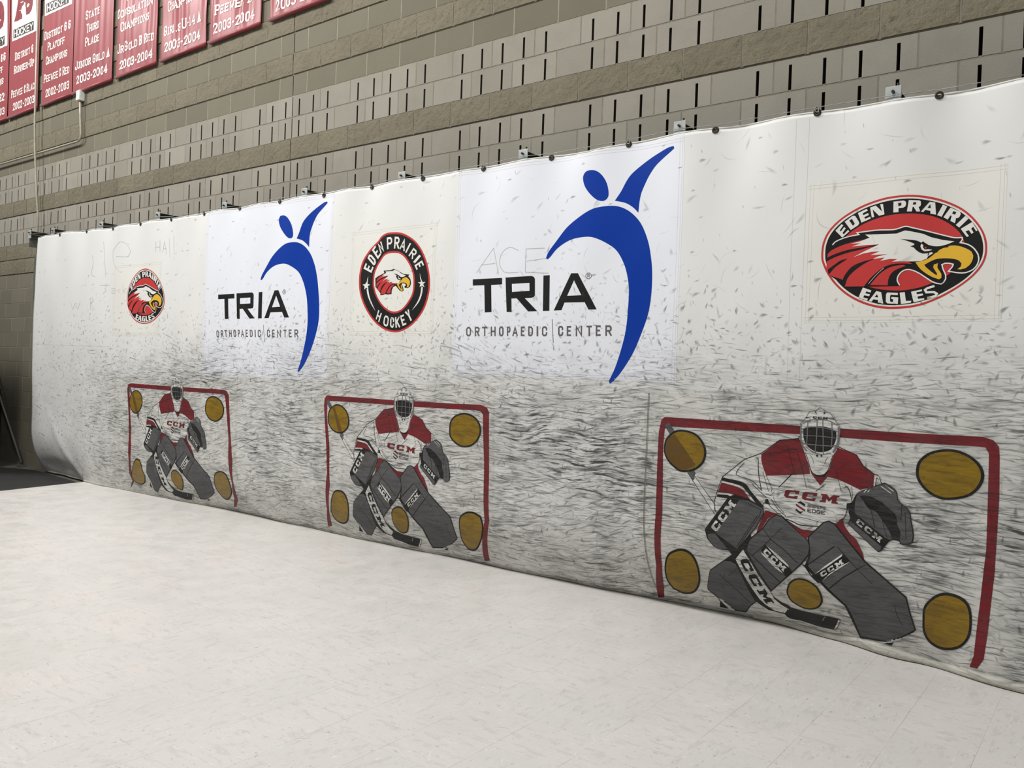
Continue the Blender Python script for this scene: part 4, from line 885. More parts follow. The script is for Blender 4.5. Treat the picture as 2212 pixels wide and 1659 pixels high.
goal2|left_leg_pad|k7|s6|1940,441 2085,574
goal1|left_leg_pad|k7|s6|-1255,424 -1085,559
goal3|left_leg_pad|k7|s5|5207,324 5284,403 5357,463
goal2|left_leg_pad|k7|s5|2046,307 2127,396 2200,465
goal1|left_leg_pad|k7|s5|-1119,292 -1021,383 -942,453
goal3|left_leg_pad|k7|s3|5396,492 5357,463 5251,570
goal2|left_leg_pad|k7|s3|2239,499 2200,465 2098,576
goal1|left_leg_pad|k7|s3|-906,487 -942,453 -1070,561
goal3|left_leg_pad|k7|s2|5357,463 5432,394
goal2|left_leg_pad|k7|s2|2200,465 2276,395
goal1|left_leg_pad|k7|s2|-942,453 -858,385
goal3|left_leg_pad|k7|s2|5541,303 5555,243 5582,194
goal2|left_leg_pad|k7|s2|2388,307 2392,246 2406,196
goal1|left_leg_pad|k7|s2|-759,296 -763,238 -758,189
goal3|left_leg_pad|k7|P|5117,384 5145,402 5283,532 5320,503 5167,357 5147,349 5113,379
goal2|left_leg_pad|k7|P|1965,382 1992,399 2129,537 2165,507 2011,347 1991,340 1961,377
goal1|left_leg_pad|k7|P|-1224,365 -1192,381 -1031,522 -987,494 -1166,330 -1190,323 -1228,360
goal3|left_leg_pad|w8|P|5133,394 5184,447 5281,534 5278,520 5199,448
goal2|left_leg_pad|w8|P|1980,391 2031,446 2127,539 2124,524 2045,446
goal1|left_leg_pad|w8|P|-1205,373 -1145,429 -1033,524 -1036,509 -1126,429
goal3|left_leg_pad|w8|P|5171,361 5210,410 5273,468 5319,497 5303,483 5214,406
goal2|left_leg_pad|w8|P|2015,352 2055,404 2118,468 2163,501 2147,485 2058,400
goal1|left_leg_pad|w8|P|-1161,335 -1112,387 -1037,453 -988,487 -1004,471 -1107,384
goal3|left_leg_pad|w8|WCCM|5173,385 5289,483 5161,406
goal2|left_leg_pad|w8|WCCM|2018,378 2134,484 2008,402
goal1|left_leg_pad|w8|WCCM|-1157,361 -1020,470 -1172,384
goal3|left_leg_pad|w5|P|5449,64 5569,124 5577,119 5525,85 5472,64
goal2|left_leg_pad|w5|P|2226,59 2367,123 2372,118 2305,80 2246,58
goal1|left_leg_pad|w5|P|-952,69 -809,122 -806,116 -877,84 -935,67
goal3|left_leg_pad|k5|P|5483,66 5534,90 5520,64
goal2|left_leg_pad|k5|P|2257,60 2316,86 2290,58
goal1|left_leg_pad|k5|P|-924,68 -865,89 -896,64
goal3|catching_glove|k6|C|5354,875 5422,913 5480,941 5532,912 5545,883 5552,854 5602,812 5616,758 5629,686 5622,644 5594,628 5568,629 5559,645 5517,640 5473,577 5458,571 5300,701 5309,719 5313,734 5303,763 5305,783 5292,782 5293,809 5320,818 5332,848
goal2|catching_glove|k6|C|2201,875 2265,909 2320,933 2369,902 2381,872 2388,843 2436,798 2450,744 2467,673 2463,635 2435,623 2408,627 2397,643 2355,644 2312,588 2297,583 2150,708 2159,726 2164,739 2155,768 2157,787 2145,786 2145,813 2172,821 2182,849
goal1|catching_glove|k6|C|-982,864 -922,897 -871,920 -824,888 -811,857 -803,828 -751,781 -731,727 -705,655 -704,618 -731,606 -759,610 -772,627 -814,628 -846,574 -860,569 -1025,693 -1016,712 -1013,725 -1024,754 -1022,774 -1035,773 -1035,800 -1009,808 -1000,837
goal3|catching_glove|g7|C|5357,872 5422,909 5480,936 5529,909 5541,882 5548,852 5598,810 5611,758 5624,685 5618,646 5594,633 5571,633 5563,649 5565,692 5548,729 5544,768 5497,814 5449,845 5402,862 5356,857 5374,836 5404,796 5442,781 5487,724 5516,678 5526,647 5508,644 5489,654 5335,763 5335,814 5342,849
goal2|catching_glove|g7|C|2205,872 2266,905 2319,928 2366,898 2378,872 2384,841 2432,796 2446,744 2462,673 2459,637 2435,627 2411,630 2402,646 2402,686 2385,723 2380,760 2336,808 2292,841 2248,860 2204,857 2223,836 2250,796 2285,780 2326,723 2354,679 2364,648 2346,648 2327,659 2185,767 2186,816 2191,850
goal1|catching_glove|g7|C|-979,860 -922,892 -872,915 -827,884 -815,857 -807,826 -755,779 -736,727 -710,655 -709,620 -732,610 -757,614 -769,630 -775,669 -797,706 -805,744 -852,793 -895,827 -938,848 -979,845 -961,823 -933,782 -899,766 -855,708 -821,663 -806,633 -824,632 -844,644 -993,754 -995,804 -991,838
goal3|catching_glove|g7|P|5303,703 5314,717 5474,602 5468,581 5457,576
goal2|catching_glove|g7|P|2153,710 2164,723 2312,612 2307,592 2297,587
goal1|catching_glove|g7|P|-1022,696 -1012,709 -850,598 -852,578 -861,573
goal3|catching_glove|k8|S3|5380,838 5416,787 5438,700
goal2|catching_glove|k8|S3|2228,838 2262,788 2279,705
goal1|catching_glove|k8|S3|-955,825 -921,774 -897,690
goal3|catching_glove|k8|s3|5567,836 5566,758 5465,837
goal2|catching_glove|k8|s3|2402,825 2401,748 2307,832
goal1|catching_glove|k8|s3|-788,809 -783,732 -881,818
goal3|catching_glove|k8|s2|5474,745 5488,691 5502,650
goal2|catching_glove|k8|s2|2314,744 2326,693 2339,654
goal1|catching_glove|k8|s2|-868,729 -850,677 -831,638
goal3|catching_glove|k8|s2|5584,800 5593,657
goal2|catching_glove|k8|s2|2419,787 2432,650
goal1|catching_glove|k8|s2|-768,771 -738,633
goal3|catching_glove|w8|s4|5461,921 5515,887
goal2|catching_glove|w8|s3|2302,914 2353,878
goal1|catching_glove|w8|s3|-888,901 -839,864
goal3|catching_glove|w8|s4|5484,928 5525,900
goal2|catching_glove|w8|s3|2323,920 2362,890
goal1|catching_glove|w8|s3|-868,907 -830,876
goal3|catching_glove|w8|s5|5379,878 5393,895
goal2|catching_glove|w8|s4|2226,877 2238,892
goal1|catching_glove|w8|s4|-959,865 -948,880
goal3|catching_glove|w8|s4|5398,882 5410,900
goal2|catching_glove|w8|s4|2244,880 2254,897
goal1|catching_glove|w8|s4|-942,867 -932,885
goal3|catching_glove|k6|S3|5434,916 5439,960 5446,961
goal2|catching_glove|k6|S2|2277,911 2280,954 2286,954
goal1|catching_glove|k6|S2|-911,899 -909,942 -903,942
goal3|catching_glove|k6|S3|5454,968 5464,933
goal2|catching_glove|k6|S2|2294,961 2304,926
goal1|catching_glove|k6|S2|-896,949 -886,913
goal3|catching_glove|w8|WCCM|5342,709 5466,621 5355,735
goal2|catching_glove|w8|WCCM|2191,715 2304,630 2203,740
goal1|catching_glove|w8|WCCM|-984,701 -861,615 -974,726
goal3|goalie_mask|w6|C|5043,1227 5051,1244 5082,1292 5109,1296 5138,1317 5163,1299 5199,1289 5223,1250 5246,1217 5245,1154 5232,1089 5211,1055 5191,985 5169,955 5143,947 5115,952 5096,980 5071,1057 5051,1088 5036,1138 5033,1222
goal2|goalie_mask|w6|C|1875,1230 1884,1246 1913,1292 1940,1295 1968,1315 1993,1297 2028,1287 2052,1248 2075,1216 2075,1154 2062,1092 2040,1060 2020,993 1998,965 1971,959 1943,966 1925,993 1902,1067 1883,1097 1869,1145 1865,1224
goal1|goalie_mask|w6|C|-1332,1218 -1323,1235 -1291,1281 -1262,1285 -1231,1305 -1204,1287 -1167,1277 -1143,1238 -1119,1206 -1119,1144 -1133,1082 -1155,1051 -1175,983 -1197,956 -1226,949 -1255,954 -1275,981 -1300,1055 -1320,1085 -1337,1133 -1343,1213
goal3|goalie_mask|k7|C|5050,1190 5069,1203 5098,1210 5135,1214 5171,1213 5207,1204 5227,1195 5229,1166 5225,1138 5210,1104 5193,1086 5153,1073 5121,1075 5093,1086 5069,1108 5053,1144
goal2|goalie_mask|k7|C|1883,1194 1902,1206 1930,1213 1966,1216 2001,1214 2037,1205 2057,1195 2059,1167 2054,1140 2039,1108 2022,1091 1983,1080 1951,1083 1924,1094 1900,1116 1885,1150
goal1|goalie_mask|k7|C|-1322,1183 -1302,1195 -1271,1202 -1234,1205 -1196,1204 -1160,1195 -1138,1185 -1137,1157 -1141,1130 -1157,1098 -1175,1081 -1216,1070 -1249,1072 -1277,1083 -1302,1104 -1319,1138
goal3|goalie_mask|G8|S9|5037,1221 5037,1171 5039,1133 5052,1097 5073,1073
goal2|goalie_mask|G8|S9|1869,1224 1870,1176 1872,1140 1884,1106 1904,1082
goal1|goalie_mask|G8|S9|-1338,1213 -1336,1164 -1333,1128 -1319,1094 -1298,1070
goal3|goalie_mask|G8|S11|5240,1218 5241,1167 5239,1138 5228,1102 5214,1077
goal2|goalie_mask|G8|S11|2069,1217 2071,1167 2069,1139 2057,1105 2044,1081
goal1|goalie_mask|G8|S12|-1125,1207 -1124,1157 -1126,1129 -1138,1095 -1152,1072
goal3|goalie_mask|G8|s5|5074,1240 5073,1155 5071,1112
goal2|goalie_mask|G8|s5|1906,1242 1905,1160 1903,1119
goal1|goalie_mask|G8|s5|-1298,1231 -1298,1149 -1300,1108
goal3|goalie_mask|G8|s5|5124,1249 5124,1158 5118,1062
goal2|goalie_mask|G8|s5|1955,1249 1955,1163 1948,1071
goal1|goalie_mask|G8|s5|-1245,1239 -1245,1152 -1252,1060
goal3|goalie_mask|G8|s5|5154,1249 5159,1161 5163,1062
goal2|goalie_mask|G8|s5|1985,1249 1989,1164 1992,1069
goal1|goalie_mask|G8|s5|-1213,1238 -1209,1154 -1206,1059
goal3|goalie_mask|G8|s5|5203,1241 5207,1164 5205,1104
goal2|goalie_mask|G8|s5|2033,1240 2037,1166 2035,1108
goal1|goalie_mask|G8|s5|-1163,1230 -1160,1156 -1162,1098
goal3|goalie_mask|G9|S5|5044,1192 5080,1206 5135,1209 5189,1203 5232,1192
goal2|goalie_mask|G9|S5|1877,1196 1912,1209 1966,1211 2019,1204 2062,1192
goal1|goalie_mask|G9|S5|-1329,1184 -1291,1198 -1233,1200 -1178,1194 -1134,1182
goal3|goalie_mask|G9|S4|5049,1157 5136,1160 5190,1158 5233,1155
goal2|goalie_mask|G9|S4|1881,1162 1967,1164 2020,1160 2063,1156
goal1|goalie_mask|G9|S4|-1324,1151 -1232,1153 -1177,1150 -1133,1146
goal3|goalie_mask|G9|S5|5046,1114 5083,1111 5138,1110 5201,1111 5231,1117
goal2|goalie_mask|G9|S5|1879,1122 1915,1118 1968,1116 2030,1114 2060,1119
goal1|goalie_mask|G9|S5|-1326,1110 -1287,1107 -1231,1106 -1166,1105 -1135,1109
goal3|goalie_mask|G9|S4|5047,1223 5076,1242 5123,1250 5169,1250 5205,1241 5234,1223
goal2|goalie_mask|G9|S4|1879,1226 1908,1244 1954,1251 2000,1249 2035,1240 2064,1222
goal1|goalie_mask|G9|S4|-1327,1215 -1297,1233 -1246,1240 -1197,1239 -1160,1230 -1131,1212
goal3|goalie_mask|G9|S4|5065,1100 5088,1081 5121,1066 5157,1061 5202,1073
goal2|goalie_mask|G9|S4|1897,1108 1919,1090 1951,1074 1986,1068 2031,1077
goal1|goalie_mask|G9|S4|-1306,1096 -1283,1079 -1249,1063 -1212,1058 -1165,1068
goal3|goalie_mask|k9|s2|5033,1222 5047,1235 5061,1254 5082,1293 5114,1296 5137,1316 5148,1313 5166,1296 5193,1291 5216,1256 5234,1232 5246,1220
goal2|goalie_mask|k9|s2|1866,1225 1879,1237 1893,1255 1913,1293 1945,1295 1967,1315 1977,1312 1996,1295 2022,1289 2045,1255 2064,1231 2076,1219
goal1|goalie_mask|k9|s2|-1343,1213 -1328,1226 -1313,1245 -1292,1283 -1256,1285 -1232,1305 -1221,1302 -1201,1284 -1173,1279 -1150,1245 -1131,1221 -1119,1209
goal3|goalie_mask|k9|P|5109,1293 5117,1294 5121,1278
goal2|goalie_mask|k9|P|1940,1292 1948,1294 1952,1278
goal1|goalie_mask|k9|P|-1262,1282 -1253,1283 -1248,1267
goal3|goalie_mask|k9|P|5157,1295 5168,1291 5159,1279
goal2|goalie_mask|k9|P|1987,1293 1998,1289 1989,1278
goal1|goalie_mask|k9|P|-1210,1283 -1199,1279 -1208,1268
goal3|goalie_mask|k9|P|5057,1258 5071,1260 5090,1260 5068,1254
goal2|goalie_mask|k9|P|1889,1259 1903,1261 1921,1261 1900,1256
goal1|goalie_mask|k9|P|-1318,1248 -1302,1251 -1282,1250 -1305,1245
goal3|goalie_mask|k9|P|5187,1260 5212,1261 5216,1256 5201,1257
goal2|goalie_mask|k9|P|2017,1259 2041,1260 2045,1255 2031,1256
goal1|goalie_mask|k9|P|-1179,1249 -1154,1250 -1150,1245 -1164,1246
goal3|goalie_mask|k9|O6|5130,1052
goal2|goalie_mask|k9|O6|1959,1060
goal1|goalie_mask|k9|O6|-1240,1050
goal3|goalie_mask|k9|O5|5153,1053
goal2|goalie_mask|k9|O5|1982,1061
goal1|goalie_mask|k9|O5|-1217,1050
goal3|goalie_mask|k7|S3|5066,1061 5081,1025 5101,962 5125,945
goal2|goalie_mask|k7|S3|1897,1071 1911,1037 1930,976 1952,958
goal1|goalie_mask|k7|S3|-1305,1059 -1290,1025 -1269,964 -1245,947
goal3|goalie_mask|k7|S3|5215,1065 5199,1008 5191,980 5174,956
goal2|goalie_mask|k7|S3|2045,1069 2028,1015 2020,988 2003,966
goal1|goalie_mask|k7|S3|-1151,1060 -1167,1006 -1174,979 -1192,956
goal3|goalie_mask|k7|S2|5092,1052 5106,1032 5114,1005
goal2|goalie_mask|k7|S2|1922,1062 1935,1043 1942,1016
goal1|goalie_mask|k7|S2|-1279,1050 -1265,1031 -1257,1005
goal3|goalie_mask|k7|S2|5189,1049 5176,1029 5172,1010
goal2|goalie_mask|k7|S2|2018,1055 2005,1037 2001,1019
goal1|goalie_mask|k7|S2|-1179,1045 -1192,1027 -1196,1009
goal3|goalie_mask|k9|WCCM|5100,1255 5179,1254 5102,1267
goal2|goalie_mask|k9|WCCM|1931,1256 2009,1254 1933,1268
goal1|goalie_mask|k9|WCCM|-1271,1245 -1188,1244 -1269,1257
goal3|goal_frame|r2|P|4068,16 4145,270 4165,598 4164,910 4167,1118 4182,1192 4203,1211 5023,1210 5541,1208 5922,1213 5966,1201 5992,1171 5997,1122 6002,919 5995,552 5975,258 5959,116 5930,58 5895,55 5914,120 5939,417 5956,668 5953,995 5951,1134 5935,1162 5895,1165 5543,1159 5025,1163 4533,1158 4228,1155 4206,1136 4199,1017 4209,603 4188,278 4153,114 4116,27
goal3|target|a4|C|4205,1017 4219,1080 4273,1130 4339,1140 4416,1120 4466,1068 4482,1009 4464,948 4411,902 4324,883 4258,918 4218,966
goal3|target|a4|C|5628,1021 5642,1074 5695,1121 5778,1141 5853,1126 5912,1082 5935,1026 5920,967 5875,916 5802,890 5741,888 5679,919 5638,970
goal3|target|a4|C|4206,281 4243,365 4314,409 4379,409 4423,362 4437,277 4419,194 4364,122 4286,92 4215,115 4193,184
goal3|target|a9|C|4963,260 4986,317 5032,352 5089,354 5144,325 5169,271 5163,224 5120,182 5050,168 4984,195 4965,229
goal3|target|a4|C|5677,244 5686,328 5741,398 5802,421 5870,403 5900,350 5902,248 5880,180 5833,130 5762,108 5707,130 5680,180
goal2|goal_frame|r2|P|929,54 1025,240 1079,552 1049,848 1024,1125 1030,1185 1059,1211 1865,1208 2503,1211 2752,1215 2809,1197 2830,1164 2838,727 2838,387 2717,47 2653,32 2793,381 2788,807 2771,1144 2748,1168 2708,1173 2142,1167 1620,1169 1098,1168 1066,1147 1063,1018 1096,791 1115,455 1035,188 999,79
goal2|target|a4|C|1073,1018 1092,1089 1156,1137 1227,1140 1301,1100 1341,1034 1338,966 1283,914 1208,901 1131,923 1086,969
goal2|target|a4|C|2446,1012 2459,1083 2516,1130 2607,1148 2698,1123 2750,1067 2755,1008 2718,945 2656,906 2577,895 2508,916 2455,960
goal2|target|a4|C|1084,268 1122,355 1169,411 1224,428 1290,415 1324,360 1321,279 1276,180 1212,130 1137,122 1077,151 1068,214
goal2|target|a9|C|1823,295 1850,346 1904,369 1952,364 1990,316 1990,249 1956,175 1913,147 1859,151 1821,206
goal2|target|a4|C|2529,307 2555,375 2618,419 2696,429 2762,407 2773,343 2742,248 2665,151 2592,104 2534,108 2509,172 2516,240
goal1|goal_frame|r2|P|-2342,40 -2281,87 -2204,145 -2218,212 -2163,362 -2139,599 -2161,879 -2196,1140 -2181,1192 -2139,1207 -1346,1203 -641,1203 -425,1203 -370,1188 -344,1152 -309,817 -257,535 -307,236 -332,145 -457,55 -501,51 -387,156 -315,321 -334,733 -385,1060 -402,1142 -430,1161 -493,1163 -1091,1160 -1744,1162 -2130,1164 -2154,1146 -2138,955 -2102,695 -2095,509 -2149,267 -2190,176 -2182,128 -2283,67
goal1|target|a4|C|-2149,1020 -2127,1086 -2065,1131 -1993,1134 -1932,1099 -1904,1050 -1909,976 -1964,908 -2028,886 -2095,911 -2139,964
goal1|target|a4|C|-739,1017 -716,1086 -656,1126 -579,1134 -491,1113 -433,1066 -411,1009 -437,941 -514,895 -589,891 -669,911 -725,958
goal1|target|a4|C|-2171,217 -2112,300 -2055,371 -1997,407 -1939,396 -1917,346 -1914,281 -1890,226 -1934,155 -2004,118 -2097,112 -2174,138 -2190,176
goal1|target|a9|C|-1376,288 -1347,331 -1298,350 -1239,328 -1200,278 -1210,213 -1264,142 -1309,137 -1366,178 -1386,232
goal1|target|a4|C|-622,321 -579,386 -496,416 -420,415 -369,382 -353,316 -364,229 -430,168 -525,120 -589,130 -626,188 -643,249
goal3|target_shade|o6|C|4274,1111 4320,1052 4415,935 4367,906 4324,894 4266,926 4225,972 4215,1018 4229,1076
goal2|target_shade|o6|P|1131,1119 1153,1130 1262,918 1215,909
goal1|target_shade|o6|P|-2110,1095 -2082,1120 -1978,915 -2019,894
banner|logo|w1|P|-6295,6727 -5528,6664 -5478,5881 -5481,5867 -6240,5885
banner|logo|v2|P|-6109,6539 -6093,6431 -6131,6272 -6159,6202 -6192,6148 -6074,6137 -5939,6137 -5935,6198 -5806,6154 -5713,6152 -5646,6184 -5612,6261 -5610,6346 -5640,6455 -5707,6541 -5866,6595 -6024,6587
banner|logo|w3|C|-5862,6348 -5893,6343 -5892,6322 -5942,6310 -5967,6261 -5972,6228 -5943,6200 -5928,6148 -5943,6082 -5948,6042 -5925,6043 -5883,6130 -5845,6094 -5798,6035 -5744,6040 -5788,6115 -5815,6170 -5829,6262 -5847,6301 -5837,6323
banner|logo|w3|P|-6027,6265 -5971,6267 -5966,6257 -6010,6256
banner|logo|w3|P|-6002,6374 -5915,6373 -5910,6365 -5985,6364
banner|logo|w3|C|-5746,6301 -5784,6296 -5798,6262 -5774,6254 -5736,6264 -5717,6280
banner|logo|k4|P|-6205,6039 -5574,6026 -5566,5899 -6197,5918
banner|logo|w5|WHOCKEY|-6174,5928 -5590,5909 -6180,6026"""
PRINTS = {}
for ln in ART.split('\n'):
    nm, part, ml, kind, pts = ln.split('|')
    pts = [tuple(int(c)/1000 for c in q.split(',')) for q in pts.split()]
    PRINTS.setdefault(nm, {}).setdefault(part, []).append((ml[0], int(ml[1:]), kind, pts))

# ------------------------------------------------------------------ room
B, H, Z0 = 0.4064, 0.2032, 4.03
tan_s = block_mat('smooth_block', srgb(117, 112, 97), srgb(126, 121, 105), stain=.12, bump=.15)
tan_r = block_mat('split_face_block', srgb(126, 119, 101), srgb(135, 128, 109), speck=.55, bump=1.0, bscale=38.0, stain=.3)
pale = block_mat('acoustic_block', srgb(148, 143, 131), srgb(160, 155, 143), stain=.22, bump=.12)
mort_l = plain('light_mortar', srgb(152, 144, 125), .95)
mort_d = plain('grey_mortar', srgb(132, 125, 112), .95)
hole = plain('cavity_shade', srgb(60, 54, 44), .95)  # dark colour standing in for shade inside the slots; also fills grommet centres
def build_wall():
    w = MB(); K0, K1 = -26, 24
    for r in range(-14, 20):
        zt, zb = Z0-r*H, Z0-(r+1)*H
        kind = 'slot' if r in (0, 1, 3, 4) else 'rough' if (r in (2, 5, 6) or (r < 0 and r % 2 == 0)) else 'smooth'
        mi = {'slot': 2, 'rough': 1, 'smooth': 0}[kind]
        mort = 3 if kind == 'smooth' else 4
        off = 0 if r % 2 == 0 else .5
        joints = sorted(set([k+off for k in range(K0, K1)]+[0.0]))
        y = -.009 if kind == 'rough' else 0.0
        g = .005
        for a, b in zip(joints, joints[1:]):
            x0, x1, z0, z1 = a*B+g, b*B-g, zb+g, zt-g; t = random.random()
            if kind == 'rough':
                nx, nz = max(2, int(9*(x1-x0)/B)), 5
                gr = [[(x0+(x1-x0)*i/nx, y+(0 if (i in (0, nx) or j in (0, nz)) else -.002)+random.uniform(-.0022, .0016), z0+(z1-z0)*j/nz) for i in range(nx+1)] for j in range(nz+1)]
                for j in range(nz):
                    for i in range(nx): w.quad(gr[j][i], gr[j][i+1], gr[j+1][i+1], gr[j+1][i], mi, t)
                w.quad((x0, .006, z1), (x0, y, z1), (x1, y, z1), (x1, .006, z1), mi, t); w.quad((x0, y, z0), (x0, .006, z0), (x1, .006, z0), (x1, y, z0), mi, t)
                w.quad((x0, .006, z0), (x0, y, z0), (x0, y, z1), (x0, .006, z1), mi, t); w.quad((x1, y, z0), (x1, .006, z0), (x1, .006, z1), (x1, y, z1), mi, t)
                continue
            xs = []
            if kind == 'slot':
                k = math.floor(a*2)/2-.25
                while k < b:
                    q = abs(k)
                    if a+.02 < k < b-.02 and (q-1.75) % 3 > .01: xs.append(k*B)
                    k += .5
            cur = x0; sw = .0095; zs = z0+.158
            for c in xs:
                w.quad((cur, y, z0), (c-sw, y, z0), (c-sw, y, z1), (cur, y, z1), mi, t)
                w.quad((c-sw, y, zs), (c+sw, y, zs), (c+sw, y, z1), (c-sw, y, z1), mi, t)
                d = .09; zz = zb
                w.quad((c-sw, y, zz), (c-sw, d, zz), (c-sw, d, zs), (c-sw, y, zs), 5, t)
                w.quad((c+sw, d, zz), (c+sw, y, zz), (c+sw, y, zs), (c+sw, d, zs), 5, t)
                w.quad((c-sw, d, zz), (c+sw, d, zz), (c+sw, d, zs), (c-sw, d, zs), 5, t)
                w.quad((c-sw, y, zs), (c-sw, d, zs), (c+sw, d, zs), (c+sw, y, zs), 5, t)
                cur = c+sw
            w.quad((cur, y, z0), (x1, y, z0), (x1, y, z1), (cur, y, z1), mi, t)
        my = {'smooth': .0006, 'slot': .0008, 'rough': -.007}[kind]
        for k in joints:
            c = k*B; ww = .011 if k else .014
            w.quad((c-ww, my if k else .012, zb), (c+ww, my if k else .012, zb), (c+ww, my if k else .012, zt), (c-ww, my if k else .012, zt), mort if k else 4)
        # bed joint under this course, left open below the slots
        w.quad((K0*B, .0022, zb-.009), (K1*B, .0022, zb-.009), (K1*B, .0022, zb+.009), (K0*B, .0022, zb+.009), 3 if (kind == 'smooth' and r % 2) or r == -1 or r == -2 else 4)
    w.quad((K0*B, .1, -.2), (K1*B, .1, -.2), (K1*B, .1, 7.0), (K0*B, .1, 7.0), 5)
    o = w.build('wall_back', [tan_s, tan_r, pale, mort_l, mort_d, hole]); tag(o, kind='structure')
build_wall()

def tile_mat():
    M, n, b = new_mat('white_vinyl_tile', .32, 0, .4)
    g = n.node('ShaderNodeNewGeometry'); p = g.outputs['Position']; x, y, z = n.sep(p)
    fx = n.m('DIVIDE', n.m('SUBTRACT', x, 5.2096-29.9), .2985); fy = n.m('DIVIDE', n.m('SUBTRACT', y, -3.0695-29.9), .299)
    def seam(f): 
        q = n.m('ABSOLUTE', n.m('SUBTRACT', n.m('FRACT', f), .5)); return n.ramp(q, .4955, .4982, 0, 1)
    cell = n.xyz(n.m('FLOOR', fx), n.m('FLOOR', fy)); wn = n.node('ShaderNodeTexWhiteNoise'); wn.noise_dimensions = '2D'; n.l.new(cell, wn.inputs['Vector'])
    # each tile carries its marbling its own way round
    dirn = n.m('GREATER_THAN', wn.outputs['Value'], .5)
    a = n.xyz(n.m('MULTIPLY', x, 9), n.m('MULTIPLY', y, 26)); c = n.xyz(n.m('MULTIPLY', x, 26), n.m('MULTIPLY', y, 9))
    mx = n.node('ShaderNodeMix', data_type='VECTOR'); n.put(mx.inputs[0], dirn); n.l.new(a, mx.inputs[4]); n.l.new(c, mx.inputs[5]); v = mx.outputs[1]
    base = n.mix(wn.outputs['Value'], srgb(224, 219, 214)+(1,), srgb(220, 218, 212)+(1,))
    base = n.mix(n.ramp(n.noise(v, 1.0, 4.0, .7), .53, .62, 0, .55), base, srgb(204, 200, 194)+(1,))
    base = n.mix(n.ramp(n.noise(v, 2.3, 3.0, .7), .60, .66, 0, .6), base, srgb(240, 235, 231)+(1,))
    base = n.mix(n.ramp(n.noise(v, 2.4, 5.0, .8), .60, .67, 0, .85), base, srgb(140, 134, 124)+(1,))
    base = n.mix(n.ramp(n.noise(p, 1.2, 3.0, .6), .45, .7, 0, .35), base, srgb(210, 208, 202)+(1,))
    # scuffs and curled blade scratches
    vo = n.node('ShaderNodeTexVoronoi'); vo.voronoi_dimensions = '2D'; vo.inputs['Scale'].default_value = 4.5; n.l.new(p, vo.inputs['Vector'])
    px, py, _ = n.sep(vo.outputs['Position']); w2 = n.node('ShaderNodeTexWhiteNoise'); w2.noise_dimensions = '2D'; n.l.new(vo.outputs['Position'], w2.inputs['Vector'])
    dx, dy = n.m('SUBTRACT', x, px), n.m('SUBTRACT', y, py); ang = n.m('MULTIPLY', w2.outputs['Value'], 40.0); cs, sn = n.m('COSINE', ang), n.m('SINE', ang)
    u = n.m('ADD', n.m('MULTIPLY', dx, cs), n.m('MULTIPLY', dy, sn)); t = n.m('SUBTRACT', n.m('MULTIPLY', dy, cs), n.m('MULTIPLY', dx, sn)); t = n.m('SUBTRACT', t, n.m('MULTIPLY', n.m('MULTIPLY', u, u), 9.0))
    d = n.m('SQRT', n.m('ADD', n.m('POWER', n.m('ABSOLUTE', n.m('DIVIDE', u, .045)), 2.0), n.m('POWER', n.m('ABSOLUTE', n.m('DIVIDE', t, .0022)), 2.0)))
    mk = n.ramp(d, 1.0, .3, 0, .55)
    r_, g_, b_ = n.sep(w2.outputs['Color'])
    base = n.mix(n.m('MULTIPLY', mk, n.m('LESS_THAN', g_, .28)), base, srgb(120, 116, 108)+(1,))
    base = n.mix(n.m('MULTIPLY', mk, n.m('GREATER_THAN', g_, .62)), base, srgb(250, 246, 240)+(1,))
    sm = n.m('MAXIMUM', seam(fx), n.m('MULTIPLY', seam(fy), .4)); sm = n.m('MULTIPLY', sm, n.ramp(n.noise(p, 3.0, 3.0), .35, .6, .1, .65))
    base = n.mix(sm, base, srgb(150, 144, 134)+(1,))
    n.l.new(base, b.inputs['Base Color'])
    n.l.new(n.ramp(n.noise(p, 5.0, 4.0), .3, .7, .28, .45), b.inputs['Roughness'])
    return M
TILE = tile_mat()
w = MB(); w.box((-9.5, -1.25, .0), (-5.1, -.75, 2.5)); tag(w.build('offscreen_shade_block', block_mat('shade_block_grey', srgb(60, 57, 50), srgb(66, 62, 55)), bevel=.01), kind='structure')  # unseen block added beyond the left edge to shade the lower-left block wall
f = MB(); P = [(-3.425, .0), (10, .0), (10, -9), (-1.75, -9)]
n0 = len(f.v); f.v += [(x, y, 0) for x, y in P]+[(x, y, -.014) for x, y in P]
f.f += [(3, 2, 1, 0), (0, 1, 5, 4), (1, 2, 6, 5), (2, 3, 7, 6), (3, 0, 4, 7)]; f.m += [0]*5; f.t += [.5]*5
f.f[0] = (0, 3, 2, 1)
tag(f.build('floor', TILE), kind='structure')
f = MB(); f.box((-11, -9.5, -.12), (10.5, .0, -.016)); tag(f.build('floor', plain('concrete_slab', srgb(96, 92, 82), .9, 0, .2, 5, .3, 40)), kind='structure')

